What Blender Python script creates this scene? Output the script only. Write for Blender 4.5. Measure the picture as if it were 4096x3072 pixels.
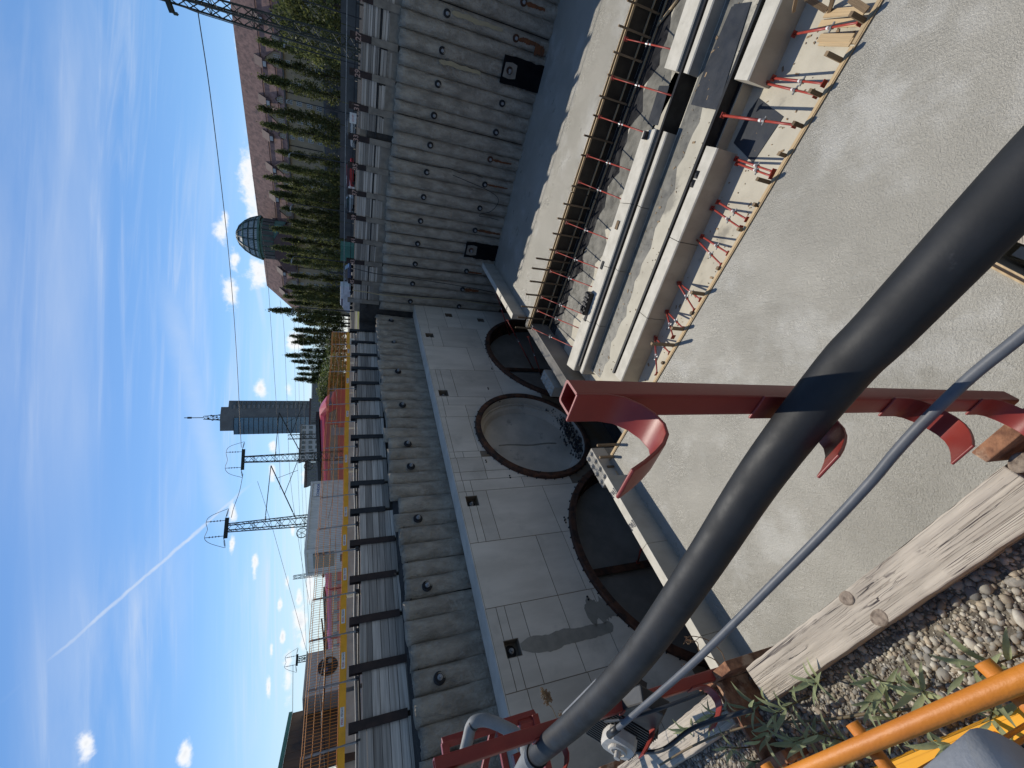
import bpy, bmesh, math, random
from mathutils import Vector, Matrix, noise
R_ = math.radians
rnd = random.Random(7)
scene = bpy.context.scene
for o in list(bpy.data.objects): bpy.data.objects.remove(o)
EYE = 1.6                                  # eye height over the near gravel (z = 0)
# ---------------------------------------------------------------- camera
FPX = 1650.0; PIT = R_(21.85); ROLL = R_(-1.18)
_f = Vector((0, math.cos(PIT), -math.sin(PIT))); _r = Vector((1, 0, 0)); _d = _f.cross(_r)
_c, _s = math.cos(ROLL), math.sin(ROLL)
CR = _c*_r + _s*_d; CD = -_s*_r + _c*_d; CF = _f
cam_d = bpy.data.cameras.new('camera'); cam = bpy.data.objects.new('camera', cam_d)
scene.collection.objects.link(cam); scene.camera = cam
cam_d.sensor_fit = 'HORIZONTAL'; cam_d.sensor_width = 36.0; cam_d.lens = FPX/4096*36.0
cam_d.clip_start = 0.02; cam_d.clip_end = 20000
cam.matrix_world = Matrix(((CD.x, CR.x, -CF.x, 0), (CD.y, CR.y, -CF.y, 0), (CD.z, CR.z, -CF.z, EYE), (0, 0, 0, 1)))
# ---------------------------------------------------------------- sun, sky, exposure
SUN_AZ, SUN_EL = -7.0, 52.0
sun_d = bpy.data.lights.new('sun', 'SUN'); sun_d.energy = 3.9; sun_d.angle = R_(0.53); sun_d.color = (1.0, 0.94, 0.83)
sun = bpy.data.objects.new('sun', sun_d); scene.collection.objects.link(sun)
sd = Vector((math.sin(R_(SUN_AZ))*math.cos(R_(SUN_EL)), math.cos(R_(SUN_AZ))*math.cos(R_(SUN_EL)), math.sin(R_(SUN_EL))))
sun.rotation_euler = sd.to_track_quat('Z', 'Y').to_euler(); sun.location = (0, 0, 60)
scene.view_settings.view_transform = 'Standard'; scene.view_settings.look = 'None'
scene.view_settings.exposure = 0.10; scene.view_settings.gamma = 1.0
scene.view_settings.use_curve_mapping = False
def ray(x, y): return CR*(1536-y) + CD*(x-2048) + CF*FPX
def px(x, y, zr):                          # point of the horizontal plane zr (height relative to the eye) under a photo pixel
    d = ray(x, y); k = zr/d.z; return Vector((d.x*k, d.y*k, zr+EYE))
def pdist(x, y, dist):                     # point at a horizontal distance along a photo pixel
    d = ray(x, y); k = dist/math.hypot(d.x, d.y); return Vector((d.x*k, d.y*k, d.z*k+EYE))
W = bpy.data.worlds.new('World'); scene.world = W; W.use_nodes = True
wt = W.node_tree; wt.nodes.clear()
def WN(t, **k):
    n = wt.nodes.new(t)
    for a, b in k.items(): setattr(n, a, b)
    return n
def wl(a, b): wt.links.new(a, b)
def wmath(op, a, b=None, c=None, clamp=False):
    n = WN('ShaderNodeMath', operation=op, use_clamp=clamp)
    for i, v in enumerate((a, b, c)):
        if v is None: continue
        if isinstance(v, (int, float)): n.inputs[i].default_value = v
        else: wl(v, n.inputs[i])
    return n.outputs[0]
def wdot(vec, v):
    n = WN('ShaderNodeVectorMath', operation='DOT_PRODUCT'); wl(vec, n.inputs[0]); n.inputs[1].default_value = v; return n.outputs['Value']
def wsmooth(x, a, b):
    n = WN('ShaderNodeMapRange', interpolation_type='SMOOTHSTEP'); wl(x, n.inputs[0]); n.inputs[1].default_value = a; n.inputs[2].default_value = b; return n.outputs[0]
tc = WN('ShaderNodeTexCoord'); DIR = tc.outputs['Generated']
sky = WN('ShaderNodeTexSky', sky_type='NISHITA'); sky.sun_disc = False
sky.sun_elevation = R_(SUN_EL); sky.sun_rotation = R_(SUN_AZ); sky.altitude = 500; sky.air_density = 1.0; sky.dust_density = 0.15; sky.ozone_density = 3.0
def wnoise(vec, scale, detail=6, rough=.55, dist=0):
    n = WN('ShaderNodeTexNoise'); n.inputs['Scale'].default_value = scale; n.inputs['Detail'].default_value = detail
    n.inputs['Roughness'].default_value = rough; n.inputs['Distortion'].default_value = dist; wl(vec, n.inputs['Vector']); return n.outputs['Fac']
skh = WN('ShaderNodeHueSaturation'); skh.inputs['Saturation'].default_value = 1.16; skh.inputs['Value'].default_value = .84; wl(sky.outputs[0], skh.inputs['Color'])
sep = WN('ShaderNodeSeparateXYZ'); wl(DIR, sep.inputs[0])
zc = wmath('MAXIMUM', wmath('ADD', sep.outputs[2], 0.06), 0.03)
cmb = WN('ShaderNodeCombineXYZ'); wl(wmath('DIVIDE', sep.outputs[0], zc), cmb.inputs[0]); wl(wmath('DIVIDE', sep.outputs[1], zc), cmb.inputs[1])
# high thin cirrus, drawn out along one wind direction
mp = WN('ShaderNodeMapping'); wl(cmb.outputs[0], mp.inputs[0]); mp.inputs['Rotation'].default_value = (0, 0, R_(-28)); mp.inputs['Scale'].default_value = (0.42, 1.5, 1)
mpb = WN('ShaderNodeMapping'); wl(cmb.outputs[0], mpb.inputs[0]); mpb.inputs['Rotation'].default_value = (0, 0, R_(-22)); mpb.inputs['Scale'].default_value = (0.35, 3.2, 1)
cir = wmath('ADD', wmath('MULTIPLY', wsmooth(wnoise(mp.outputs[0], 1.25, 7, .55, .6), .40, .78), .7), wmath('MULTIPLY', wsmooth(wnoise(mpb.outputs[0], 2.1, 7, .6, .8), .46, .80), .6))
cmask = wsmooth(wnoise(cmb.outputs[0], .5, 2, .5), .34, .6)
cir = wmath('MULTIPLY', wmath('MULTIPLY', cir, cmask), .56)
# low haze of the horizon belongs to the air; cumulus puffs
fine = wnoise(DIR, 46, 6, .62); fine2 = wnoise(DIR, 15, 3, .5)
def blob(x, y, hw, hh):
    c = ray(x, y).normalized(); k = 1/ray(x, y).length
    e = CR.cross(c).cross(c) * -1; e.normalize(); u = c.cross(e); u.normalize()
    if u.z < 0: u = -u
    a = wdot(DIR, e/(hw*k)); b = wdot(DIR, u/(hh*k)); f = wdot(DIR, c)
    q = WN('ShaderNodeCombineXYZ'); wl(a, q.inputs[0]); wl(b, q.inputs[1])
    L = WN('ShaderNodeVectorMath', operation='LENGTH'); wl(q.outputs[0], L.inputs[0])
    return wmath('SUBTRACT', wmath('MULTIPLY', wmath('MAXIMUM', wmath('SUBTRACT', 2.2, L.outputs['Value']), 0), wsmooth(f, .5, .8)), 1.2)
field = None
for b in [(1020, 700, 200, 62), (1045, 830, 120, 70), (955, 120, 110, 22), (885, 925, 70, 30), (922, 1170, 90, 46), (1030, 1100, 95, 55), (1043, 1550, 58, 40),
          (1157, 1560, 48, 24), (1091, 1790, 34, 20), (1089, 1893, 52, 19), (930, 2047, 58, 20), (928, 2173, 52, 13), (1020, 2250, 58, 18), (1150, 2330, 40, 14),
          (1200, 2490, 82, 38), (1018, 2272, 50, 12), (1150, 2700, 110, 28), (1075, 2750, 44, 12), (343, 2975, 75, 38), (740, 3010, 70, 34), (1180, 1370, 60, 40), (1225, 1900, 70, 22), (1240, 2330, 90, 22), (1195, 2395, 46, 16), (1120, 2420, 36, 13), (1215, 2560, 60, 20), (1130, 2545, 40, 13), (1240, 2180, 60, 16), (1170, 2120, 30, 12), (1085, 2600, 34, 11), (940, 1040, 60, 24), (900, 880, 44, 20)]:
    v = blob(*b); field = v if field is None else wmath('MAXIMUM', field, v)
den = wmath('ADD', field, wmath('ADD', wmath('MULTIPLY', wmath('SUBTRACT', fine, .5), 1.7), wmath('MULTIPLY', wmath('SUBTRACT', fine2, .5), .9)))
cum = wsmooth(den, .12, .85)
# contrails: bands round a great circle, each between two ends
def trail(p0, p1, hw, amt, soft, n0, n1):
    a = ray(*p0).normalized(); b = ray(*p1).normalized(); n = a.cross(b).normalized(); t = (b-a*a.dot(b)).normalized()
    w = hw/ray(*p0).length
    wob = wmath('MULTIPLY', wmath('SUBTRACT', wnoise(DIR, 30, 4, .6), .5), w*n0)
    d = wmath('ABSOLUTE', wmath('ADD', wdot(DIR, n), wob))
    band = wmath('SUBTRACT', 1.0, wsmooth(d, w*(1-soft), w*(1+soft)))
    along = wmath('ARCTAN2', wdot(DIR, t), wdot(DIR, a)); L = math.atan2(b.dot(t), b.dot(a))
    e = wmath('MULTIPLY', wsmooth(along, -.05, .04), wmath('SUBTRACT', 1.0, wsmooth(along, L-.14, L+.0)))
    tex = wmath('ADD', 1-n1, wmath('MULTIPLY', wnoise(DIR, 40, 5, .6), n1*1.6))
    return wmath('MULTIPLY', wmath('MULTIPLY', wmath('MULTIPLY', band, e), tex), amt)
tr = trail((948, 1986), (-40, 2850), 5.5, .62, .8, 3.0, .6)
tr2 = trail((895, 2075), (640, 1010), 36, .26, .95, .5, .4)
tr3 = trail((1010, 1010), (1075, 1420), 9, .35, .8, .5, .4)
alpha = wmath('MAXIMUM', cir, wmath('MAXIMUM', tr, wmath('MAXIMUM', tr2, tr3)))
hz0 = WN('ShaderNodeMixRGB'); wl(wmath('MULTIPLY', wmath('SUBTRACT', 1.0, wsmooth(sep.outputs[2], -.02, .24)), .62), hz0.inputs[0]); wl(skh.outputs[0], hz0.inputs[1]); hz0.inputs[2].default_value = (3.3, 4.2, 5.3, 1)
mix1 = WN('ShaderNodeMixRGB'); wl(alpha, mix1.inputs[0]); wl(hz0.outputs[0], mix1.inputs[1]); mix1.inputs[2].default_value = (4.9, 5.3, 5.9, 1)
shade = WN('ShaderNodeMixRGB'); wl(wsmooth(den, .5, 1.5), shade.inputs[0]); shade.inputs[1].default_value = (6.4, 6.45, 6.55, 1); shade.inputs[2].default_value = (4.6, 4.9, 5.3, 1)
mix2 = WN('ShaderNodeMixRGB'); wl(cum, mix2.inputs[0]); wl(mix1.outputs[0], mix2.inputs[1]); wl(shade.outputs[0], mix2.inputs[2])
bg = WN('ShaderNodeBackground'); bg.inputs['Strength'].default_value = 0.148; wl(mix2.outputs[0], bg.inputs['Color'])
wo = WN('ShaderNodeOutputWorld'); wl(bg.outputs[0], wo.inputs['Surface'])

# ---------------------------------------------------------------- materials
MATS = {}
def lerp(a, b, t): return tuple(x+(y-x)*t for x, y in zip(a, b))
def M(name, c1, c2=None, rough=.8, scale=3.0, detail=6, bump=.25, bscale=40.0, metal=0.0, stretch=(1, 1, 1), coord='pos', r2=None, spec=.4,
      third=None, tscale=.7, tlo=.55, thi=.75, rand=0.0, bstretch=None, bdist=.01, contrast=(.3, .7), clear=0.0):
    m = bpy.data.materials.new(name); m.use_nodes = True; MATS[name] = m
    t = m.node_tree; N = t.nodes; L = t.links; b = N['Principled BSDF']
    if coord == 'pos': co = N.new('ShaderNodeNewGeometry').outputs['Position']
    else: co = N.new('ShaderNodeTexCoord').outputs['Object']
    info = N.new('ShaderNodeObjectInfo')
    if coord != 'pos':
        ad = N.new('ShaderNodeVectorMath'); ad.operation = 'ADD'; L.new(co, ad.inputs[0])
        ml = N.new('ShaderNodeMath'); ml.operation = 'MULTIPLY'; L.new(info.outputs['Random'], ml.inputs[0]); ml.inputs[1].default_value = 37.0
        L.new(ml.outputs[0], ad.inputs[1]); co = ad.outputs[0]
    mp = N.new('ShaderNodeMapping'); mp.inputs['Scale'].default_value = stretch; L.new(co, mp.inputs[0])
    def ns(vec, s, d=detail, ro=.6):
        n = N.new('ShaderNodeTexNoise'); n.inputs['Scale'].default_value = s; n.inputs['Detail'].default_value = d; n.inputs['Roughness'].default_value = ro; L.new(vec, n.inputs['Vector']); return n.outputs['Fac']
    def mr(x, a, c, o0=0., o1=1.):
        n = N.new('ShaderNodeMapRange'); n.interpolation_type = 'SMOOTHSTEP'; L.new(x, n.inputs[0]); n.inputs[1].default_value = a; n.inputs[2].default_value = c; n.inputs[3].default_value = o0; n.inputs[4].default_value = o1; return n.outputs[0]
    if c2 is None: c2 = tuple(x*.72 for x in c1)
    n1 = ns(mp.outputs[0], scale); f1 = mr(n1, contrast[0], contrast[1])
    mx = N.new('ShaderNodeMixRGB'); L.new(f1, mx.inputs[0]); mx.inputs[1].default_value = (*c1, 1); mx.inputs[2].default_value = (*c2, 1); col = mx.outputs[0]
    if third:
        f3 = mr(ns(co, tscale, 7, .65), tlo, thi); m3 = N.new('ShaderNodeMixRGB'); L.new(f3, m3.inputs[0]); L.new(col, m3.inputs[1]); m3.inputs[2].default_value = (*third, 1); col = m3.outputs[0]
    if rand:
        hv = N.new('ShaderNodeHueSaturation'); L.new(col, hv.inputs['Color']); L.new(mr(info.outputs['Random'], 0, 1, 1-rand, 1+rand), hv.inputs['Value']); col = hv.outputs[0]
    L.new(col, b.inputs['Base Color'])
    b.inputs['Metallic'].default_value = metal; b.inputs['Specular IOR Level'].default_value = spec
    if clear: b.inputs['Coat Weight'].default_value = clear; b.inputs['Coat Roughness'].default_value = .15
    if r2 is None: b.inputs['Roughness'].default_value = rough
    else: L.new(mr(ns(co, scale*1.7), .3, .7, rough, r2), b.inputs['Roughness'])
    if bump:
        bm_ = N.new('ShaderNodeMapping'); bm_.inputs['Scale'].default_value = bstretch or stretch; L.new(co, bm_.inputs[0])
        bp = N.new('ShaderNodeBump'); bp.inputs['Strength'].default_value = bump; bp.inputs['Distance'].default_value = bdist
        L.new(ns(bm_.outputs[0], bscale, 5, .65), bp.inputs['Height']); L.new(bp.outputs[0], b.inputs['Normal'])
    return m
def hx(r, g, b): return tuple(((v/255)/12.92 if v/255 < .04045 else ((v/255+.055)/1.055)**2.4) for v in (r, g, b))
M('pile_conc', (.44, .38, .30), (.25, .215, .168), .9, 2.6, 9, 1.0, 8, stretch=(1, 1, .45), third=(.46, .405, .33), tscale=2.2, tlo=.54, thi=.76, bdist=.15, bstretch=(1, 1, .7))
M('mortar', (.24, .21, .17), (.16, .14, .115), .9, 2.5, 6, .4, 12, bdist=.02)
M('old_plank', (.40, .365, .325), (.24, .215, .19), .85, 1.5, 8, .5, 8, coord='obj', stretch=(.5, 2.5, 2.5), rand=.42, bdist=.006)
M('pale_plank', (.42, .38, .33), (.26, .232, .20), .85, 1.5, 8, .5, 8, coord='obj', stretch=(.5, 2.5, 2.5), rand=.35, bdist=.006)
M('steel_brown', (.045, .028, .024), (.022, .016, .016), .6, 3, 6, .2, 30, metal=.2, third=(.16, .12, .09), tscale=2.4, tlo=.66, thi=.74, spec=.3)
M('steel_dark', (.035, .037, .04), (.02, .02, .023), .55, 3, 5, .15, 30, metal=.3, spec=.3)
M('rust', (.125, .052, .026), (.05, .024, .015), .85, 4, 8, .5, 30, third=(.03, .018, .013), tscale=2.2, tlo=.45, thi=.62)
M('rust_pale', (.36, .17, .085), (.12, .05, .028), .9, 22, 8, .9, 60, third=(.46, .30, .19), tscale=9, tlo=.52, thi=.66, bdist=.004)
M('rust_stain', (.20, .065, .02), (.09, .04, .02), .9, 6, 7, .3, 30)
M('yellow_stain', (.36, .29, .17), (.30, .25, .16), .9, 6, 7, .3, 30)
M('wet_stain', (.27, .25, .205), (.215, .20, .165), .6, 3, 7, .2, 30)
M('portal_conc', (.64, .575, .475), (.51, .455, .37), .8, 1.1, 9, .12, 25, stretch=(1, 1, .3), third=(.40, .36, .295), tscale=.7, tlo=.52, thi=.8, rand=.07)
M('joint_dark', (.16, .14, .11), (.16, .10, .05), .9, 1.2, 5, .2, 30)
M('beam_conc', (.60, .565, .485), (.48, .45, .38), .8, 2.2, 8, .3, 45, third=(.34, .32, .28), tscale=1.7, tlo=.6, thi=.78)  # on rail beams and upstands this paler tone is the sunlit top
M('beam_face', (.43, .40, .34), (.34, .315, .265), .8, 1.6, 8, .15, 30, stretch=(1, 1, .5), third=(.27, .24, .2), tscale=1.2, tlo=.6, thi=.8)  # darker copy for beam sides, their shade put into the colour
M('floor_conc', (.52, .48, .385), (.42, .385, .305), .75, 1.1, 9, .35, 22, third=(.27, .25, .205), tscale=.55, tlo=.56, thi=.66, bdist=.015)
M('damp_shade_floor', (.21, .20, .17), (.12, .115, .10), .22, 2.2, 8, .5, 30, r2=.55, bdist=.012)  # serves real damp and the painted shade of the narrow beam
M('pure_black', (.006, .006, .007), (.010, .010, .011), .9, 2, 3, 0, 9, spec=.05)
M('black_wet_shade', (.014, .014, .016), (.03, .03, .032), .12, 1.4, 5, .2, 14, r2=.5)  # wet black with the formwork's shade in the same colour
M('bitumen', (.022, .026, .033), (.034, .038, .046), .42, 2.0, 7, .25, 18, third=(.085, .088, .09), tscale=6, tlo=.68, thi=.78, r2=.6)
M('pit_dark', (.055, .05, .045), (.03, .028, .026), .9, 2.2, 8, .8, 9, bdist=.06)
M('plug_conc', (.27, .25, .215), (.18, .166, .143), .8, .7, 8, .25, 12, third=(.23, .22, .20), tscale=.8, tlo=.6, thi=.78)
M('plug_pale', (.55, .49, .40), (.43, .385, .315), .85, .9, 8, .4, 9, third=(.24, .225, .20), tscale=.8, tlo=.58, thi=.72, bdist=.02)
M('rubble', (.10, .10, .105), (.045, .045, .05), .85, 6, 8, .8, 22, rand=.5, bdist=.03)
M('form_wood', (.50, .37, .21), (.36, .26, .15), .8, 3, 7, .3, 10, coord='obj', stretch=(.5, 6, 6), rand=.2)
M('stake_wood', (.27, .19, .11), (.13, .09, .055), .85, 3, 7, .4, 12, coord='obj', stretch=(.6, 6, 6), rand=.35)
M('form_dark', (.022, .018, .015), (.045, .038, .03), .45, 2.2, 6, .15, 20)
M('prop_red', (.36, .052, .035), (.29, .04, .03), .45, 6, 4, .08, 40, spec=.5)
M('prop_white', (.75, .74, .72), (.62, .61, .6), .6, 6, 4, .05, 40)
M('galv', (.30, .305, .31), (.21, .215, .225), .45, 7, 5, .08, 60, metal=.6, spec=.4)
M('post_red', (.245, .032, .022), (.20, .025, .019), .42, 9, 6, .10, 90, spec=.45, third=(.31, .05, .04), tscale=12, tlo=.62, thi=.78, bdist=.002)
M('pipe_black', (.0125, .013, .014), (.02, .0205, .0215), .52, 10, 6, .15, 70, third=(.075, .076, .078), tscale=14, tlo=.64, thi=.80, r2=.68, bdist=.002, spec=.35)
M('pipe_grey', (.115, .122, .135), (.085, .092, .104), .5, 18, 6, .2, 110, third=(.17, .175, .18), tscale=30, tlo=.64, thi=.76, bdist=.0015)
M('cable_grey', (.20, .205, .205), (.15, .155, .155), .6, 12, 5, .1, 80)
M('mesh_orange', (.62, .215, .018), (.50, .16, .018), .5, 12, 5, .1, 90, spec=.4)
M('toe_yellow', (.82, .37, .012), (.70, .31, .012), .5, 3, 5, .06, 30, spec=.4)
M('label_white', (.72, .71, .68), (.6, .59, .57), .7, 9, 4, 0, 9)
M('ink_red', (.45, .03, .03), None, .7, 9, 2, 0, 9)
M('ink_dark', (.035, .04, .06), None, .7, 9, 2, 0, 9)
M('ink_blue', (.03, .10, .30), None, .7, 9, 2, 0, 9)
M('chalk', (.42, .27, .22), (.3, .2, .17), .9, 9, 4, 0, 9)
M('chalk_green', (.05, .25, .17), None, .9, 9, 4, 0, 9)
M('white_metal', (.62, .62, .60), (.54, .54, .52), .5, 2, 5, .05, 20, third=(.44, .43, .40), tscale=.8, tlo=.6, thi=.85)
M('box_grey', (.47, .455, .43), (.40, .385, .36), .55, 1.2, 5, .04, 20)
M('leaf_poplar', (.145, .155, .052), (.055, .068, .025), .6, 1.3, 4, 0, 9, rand=.25, spec=.3)
M('leaf_far', (.10, .125, .035), (.045, .06, .02), .6, 1.0, 4, 0, 9, rand=.25, spec=.3)
M('bark', (.06, .045, .032), (.03, .024, .018), .9, 6, 6, .5, 20)
M('leaf_weed', (.40, .44, .24), (.26, .30, .15), .55, 14, 5, .15, 60, rand=.25, spec=.35, third=(.17, .20, .09), tscale=22, tlo=.6, thi=.8)
M('stem_weed', (.14, .09, .045), (.09, .075, .04), .7, 14, 5, .2, 60)
M('dry_weed', (.24, .165, .08), (.15, .075, .035), .8, 30, 5, .2, 60, rand=.3)
M('pebble', (.34, .325, .295), (.20, .195, .185), .75, 9, 5, .15, 80, third=(.42, .40, .37), tscale=15, tlo=.56, thi=.66, contrast=(.35, .65))
M('soil', (.20, .172, .13), (.10, .086, .068), .95, 18, 8, .9, 60, third=(.20, .175, .14), tscale=26, tlo=.55, thi=.7, bdist=.01)
M('near_wood', (.49, .42, .335), (.36, .305, .24), .8, 3.2, 9, .9, 9, coord='obj', stretch=(.55, 9, 9), bdist=.004)
M('grass', (.16, .165, .045), (.085, .10, .03), 1.0, .6, 7, .3, 9, spec=.05)
M('ballast', (.19, .17, .15), (.11, .10, .09), .95, 1.5, 8, .6, 20, third=(.11, .12, .05), tscale=.12, tlo=.5, thi=.62, spec=.05)
M('asphalt', (.045, .044, .043), (.035, .034, .033), 1.0, 2, 6, .2, 40, spec=.05)
M('roof_tile', (.36, .205, .165), (.20, .115, .097), .85, .9, 9, .3, 3, stretch=(1, 1, .22), third=(.12, .08, .075), tscale=.5, tlo=.5, thi=.72, bdist=.05)
M('roof_dark', (.10, .06, .06), (.07, .045, .045), .8, .6, 6, .2, 5)
M('facade', (.30, .24, .165), (.235, .19, .13), .85, .4, 7, .1, 6)
M('facade_dark', (.10, .092, .085), (.065, .062, .06), .8, .5, 6, .1, 6)
M('copper', (.10, .20, .17), (.055, .115, .10), .6, .5, 6, .1, 6)
M('copper_dark', (.03, .055, .05), (.02, .035, .035), .6, .8, 5, .1, 6)
M('glass_dark', (.045, .055, .065), (.03, .038, .045), .12, .6, 3, 0, 6, spec=.6)
M('glass_dome', (.42, .47, .47), (.30, .35, .36), .25, .5, 3, 0, 6, spec=.6)
M('glass_tower', (.035, .15, .25), (.02, .10, .18), .10, .12, 4, 0, 6, spec=1.0, third=(.10, .21, .28), tscale=.2, tlo=.55, thi=.75)
M('tower_conc', (.15, .16, .165), (.115, .123, .13), .7, .2, 6, .05, 3)
M('win_white', (.50, .51, .52), None, .6, 2, 3, 0, 9)
M('mast_steel', (.035, .04, .036), (.022, .026, .024), .7, 4, 5, .1, 20, metal=.2)
M('insulator', (.035, .05, .032), (.025, .03, .025), .35, 4, 4, 0, 20)
M('wire', (.03, .032, .035), (.03, .032, .035), .6, 2, 2, 0, 9)
M('train_red', (.50, .018, .030), (.40, .014, .024), .32, 1, 4, 0, 9, spec=.5)
M('train_grey', (.25, .26, .28), (.17, .18, .19), .5, 1, 4, 0, 9)
M('car_red', (.42, .02, .02), None, .25, 1, 3, 0, 9, spec=.5); M('car_white', (.62, .63, .64), None, .25, 1, 3, 0, 9, spec=.5)
M('car_blue', (.04, .075, .16), None, .25, 1, 3, 0, 9, spec=.5); M('car_silver', (.36, .37, .39), None, .25, 1, 3, 0, 9, metal=.5)
M('green_paint', (.06, .19, .14), (.05, .15, .11), .5, 1, 4, 0, 9)
M('tyre', (.015, .015, .016), None, .8, 4, 3, 0, 9)
M('house_white', (.50, .50, .48), (.42, .42, .40), .8, .3, 5, 0, 6); M('house_grey', (.20, .205, .21), (.15, .155, .16), .8, .3, 5, 0, 6)
M('black_plastic', (.014, .014, .015), (.022, .022, .023), .45, 6, 4, .05, 40)
M('alu_grey', (.30, .305, .31), (.23, .235, .24), .45, 14, 5, .05, 60, metal=.3)
M('dusty_white', (.55, .52, .47), (.42, .39, .34), .7, 14, 6, .1, 60)

# ---------------------------------------------------------------- mesh helpers
COL = scene.collection
class MB:
    def __init__(s): s.v = []; s.f = []; s.mi = []; s.cur = 0
    def add(s, vs, fs):
        n = len(s.v); s.v += [tuple(v) for v in vs]; s.f += [tuple(i+n for i in f) for f in fs]; s.mi += [s.cur]*len(fs)
    def hexa(s, b4, t4):
        s.add(list(b4)+list(t4), [(3, 2, 1, 0), (4, 5, 6, 7), (0, 1, 5, 4), (1, 2, 6, 5), (2, 3, 7, 6), (3, 0, 4, 7)])
    def box(s, c, ex, ey, ez):               # centre and three half-extent vectors
        c = Vector(c); ex, ey, ez = Vector(ex), Vector(ey), Vector(ez)
        s.hexa([c-ex-ey-ez, c+ex-ey-ez, c+ex+ey-ez, c-ex+ey-ez], [c-ex-ey+ez, c+ex-ey+ez, c+ex+ey+ez, c-ex+ey+ez])
    def cube(s, x0, x1, y0, y1, z0, z1): s.hexa([(x0, y0, z0), (x1, y0, z0), (x1, y1, z0), (x0, y1, z0)], [(x0, y0, z1), (x1, y0, z1), (x1, y1, z1), (x0, y1, z1)])
    def bar(s, a, b, w, h=None, up=(0, 0, 1)):   # rectangular bar from a to b
        a, b = Vector(a), Vector(b); h = h or w; d = b-a; d.normalize(); u = Vector(up)
        if abs(d.dot(u)) > .95: u = Vector((1, 0, 0)) if abs(d.x) < .9 else Vector((0, 1, 0))
        x = d.cross(u).normalized()*(w/2); y = x.cross(d).normalized()*(h/2)
        s.hexa([a-x-y, a+x-y, a+x+y, a-x+y], [b-x-y, b+x-y, b+x+y, b-x+y])
    def tube(s, pts, r, n=8, cap=True):
        pts = [Vector(p) for p in pts]; rs = r if isinstance(r, (list, tuple)) else [r]*len(pts); rings = []; ref = None
        for i, p in enumerate(pts):
            d = (pts[min(i+1, len(pts)-1)]-pts[max(i-1, 0)]).normalized()
            if ref is None: ref = Vector((0, 0, 1)) if abs(d.z) < .9 else Vector((1, 0, 0))
            x = d.cross(ref).normalized(); y = x.cross(d).normalized(); ref = y
            rings.append([p+(x*math.cos(2*math.pi*k/n)+y*math.sin(2*math.pi*k/n))*rs[i] for k in range(n)])
        vs = [v for q in rings for v in q]; fs = []
        for i in range(len(pts)-1):
            for k in range(n): fs.append((i*n+k, i*n+(k+1) % n, (i+1)*n+(k+1) % n, (i+1)*n+k))
        if cap: fs += [tuple(reversed(range(n))), tuple(range((len(pts)-1)*n, len(pts)*n))]
        s.add(vs, fs)
    def lathe(s, c, axis, prof, n=20, refv=(0, 0, 1)):   # profile of (radius, height) round axis
        c = Vector(c); ax = Vector(axis).normalized(); rf = Vector(refv)
        if abs(ax.dot(rf)) > .95: rf = Vector((1, 0, 0))
        x = ax.cross(rf).normalized(); y = ax.cross(x); vs = []; fs = []
        for r, h in prof:
            for k in range(n): vs.append(c+ax*h+(x*math.cos(2*math.pi*k/n)+y*math.sin(2*math.pi*k/n))*r)
        for i in range(len(prof)-1):
            for k in range(n): fs.append((i*n+k, i*n+(k+1) % n, (i+1)*n+(k+1) % n, (i+1)*n+k))
        s.add(vs, fs)
    def poly(s, pts): s.add(pts, [tuple(range(len(pts)))])
    def prism(s, pts, ext):
        pts = [Vector(p) for p in pts]; e = Vector(ext); n = len(pts)
        s.add(pts+[p+e for p in pts], [tuple(reversed(range(n))), tuple(range(n, 2*n))]+[(i, (i+1) % n, n+(i+1) % n, n+i) for i in range(n)])
    def mesh(s, name, mats, smooth=False, fix=True):
        me = bpy.data.meshes.new(name); me.from_pydata(s.v, [], s.f)
        for m in (mats if isinstance(mats, (list, tuple)) else [mats]): me.materials.append(MATS[m] if isinstance(m, str) else m)
        if fix:
            b = bmesh.new(); b.from_mesh(me); bmesh.ops.recalc_face_normals(b, faces=b.faces); b.to_mesh(me); b.free()
        if any(s.mi) and len(s.mi) == len(me.polygons): me.polygons.foreach_set('material_index', s.mi)
        if smooth: me.polygons.foreach_set('use_smooth', [True]*len(me.polygons))
        me.update(); return me
    def obj(s, name, mats, parent=None, smooth=False, fix=True, bevel=0):
        o = bpy.data.objects.new(name, s.mesh(name, mats, smooth, fix)); COL.objects.link(o)
        if parent is not None: setp(o, parent)
        if bevel:
            m = o.modifiers.new('bevel', 'BEVEL'); m.width = bevel; m.segments = 2; m.limit_method = 'ANGLE'; m.angle_limit = R_(40)
        return o
WORLD = {}
def setp(o, p):
    o.parent = p; o.matrix_parent_inverse = (WORLD.get(p.name) or Matrix.Identity(4)).inverted()
def thing(name, label, cat, loc=(0, 0, 0), group=None, rz=0.0):
    o = bpy.data.objects.new(name, None); COL.objects.link(o); o.empty_display_size = .2
    o.location = loc; o.rotation_euler = (0, 0, rz); WORLD[o.name] = Matrix.Translation(loc) @ Matrix.Rotation(rz, 4, 'Z')
    return tag(o, label, cat, group)
def tag(o, label, cat, group=None):
    o['label'] = label; o['category'] = cat
    if group: o['group'] = group
    return o
def struct(o): o['kind'] = 'structure'; return o
def stuff(o): o['kind'] = 'stuff'; return o
def inst(name, me, mw, parent=None):          # another object on shared mesh data, placed in world space
    o = bpy.data.objects.new(name, me); COL.objects.link(o)
    if parent is not None:
        o.parent = parent; o.matrix_parent_inverse = (WORLD.get(parent.name) or Matrix.Identity(4)).inverted()
    o.matrix_basis = mw; return o
def frame(o, x, y, z):                         # matrix from origin and three axes
    x, y, z = Vector(x), Vector(y), Vector(z)
    return Matrix(((x.x, y.x, z.x, o[0]), (x.y, y.y, z.y, o[1]), (x.z, y.z, z.z, o[2]), (0, 0, 0, 1)))
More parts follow.
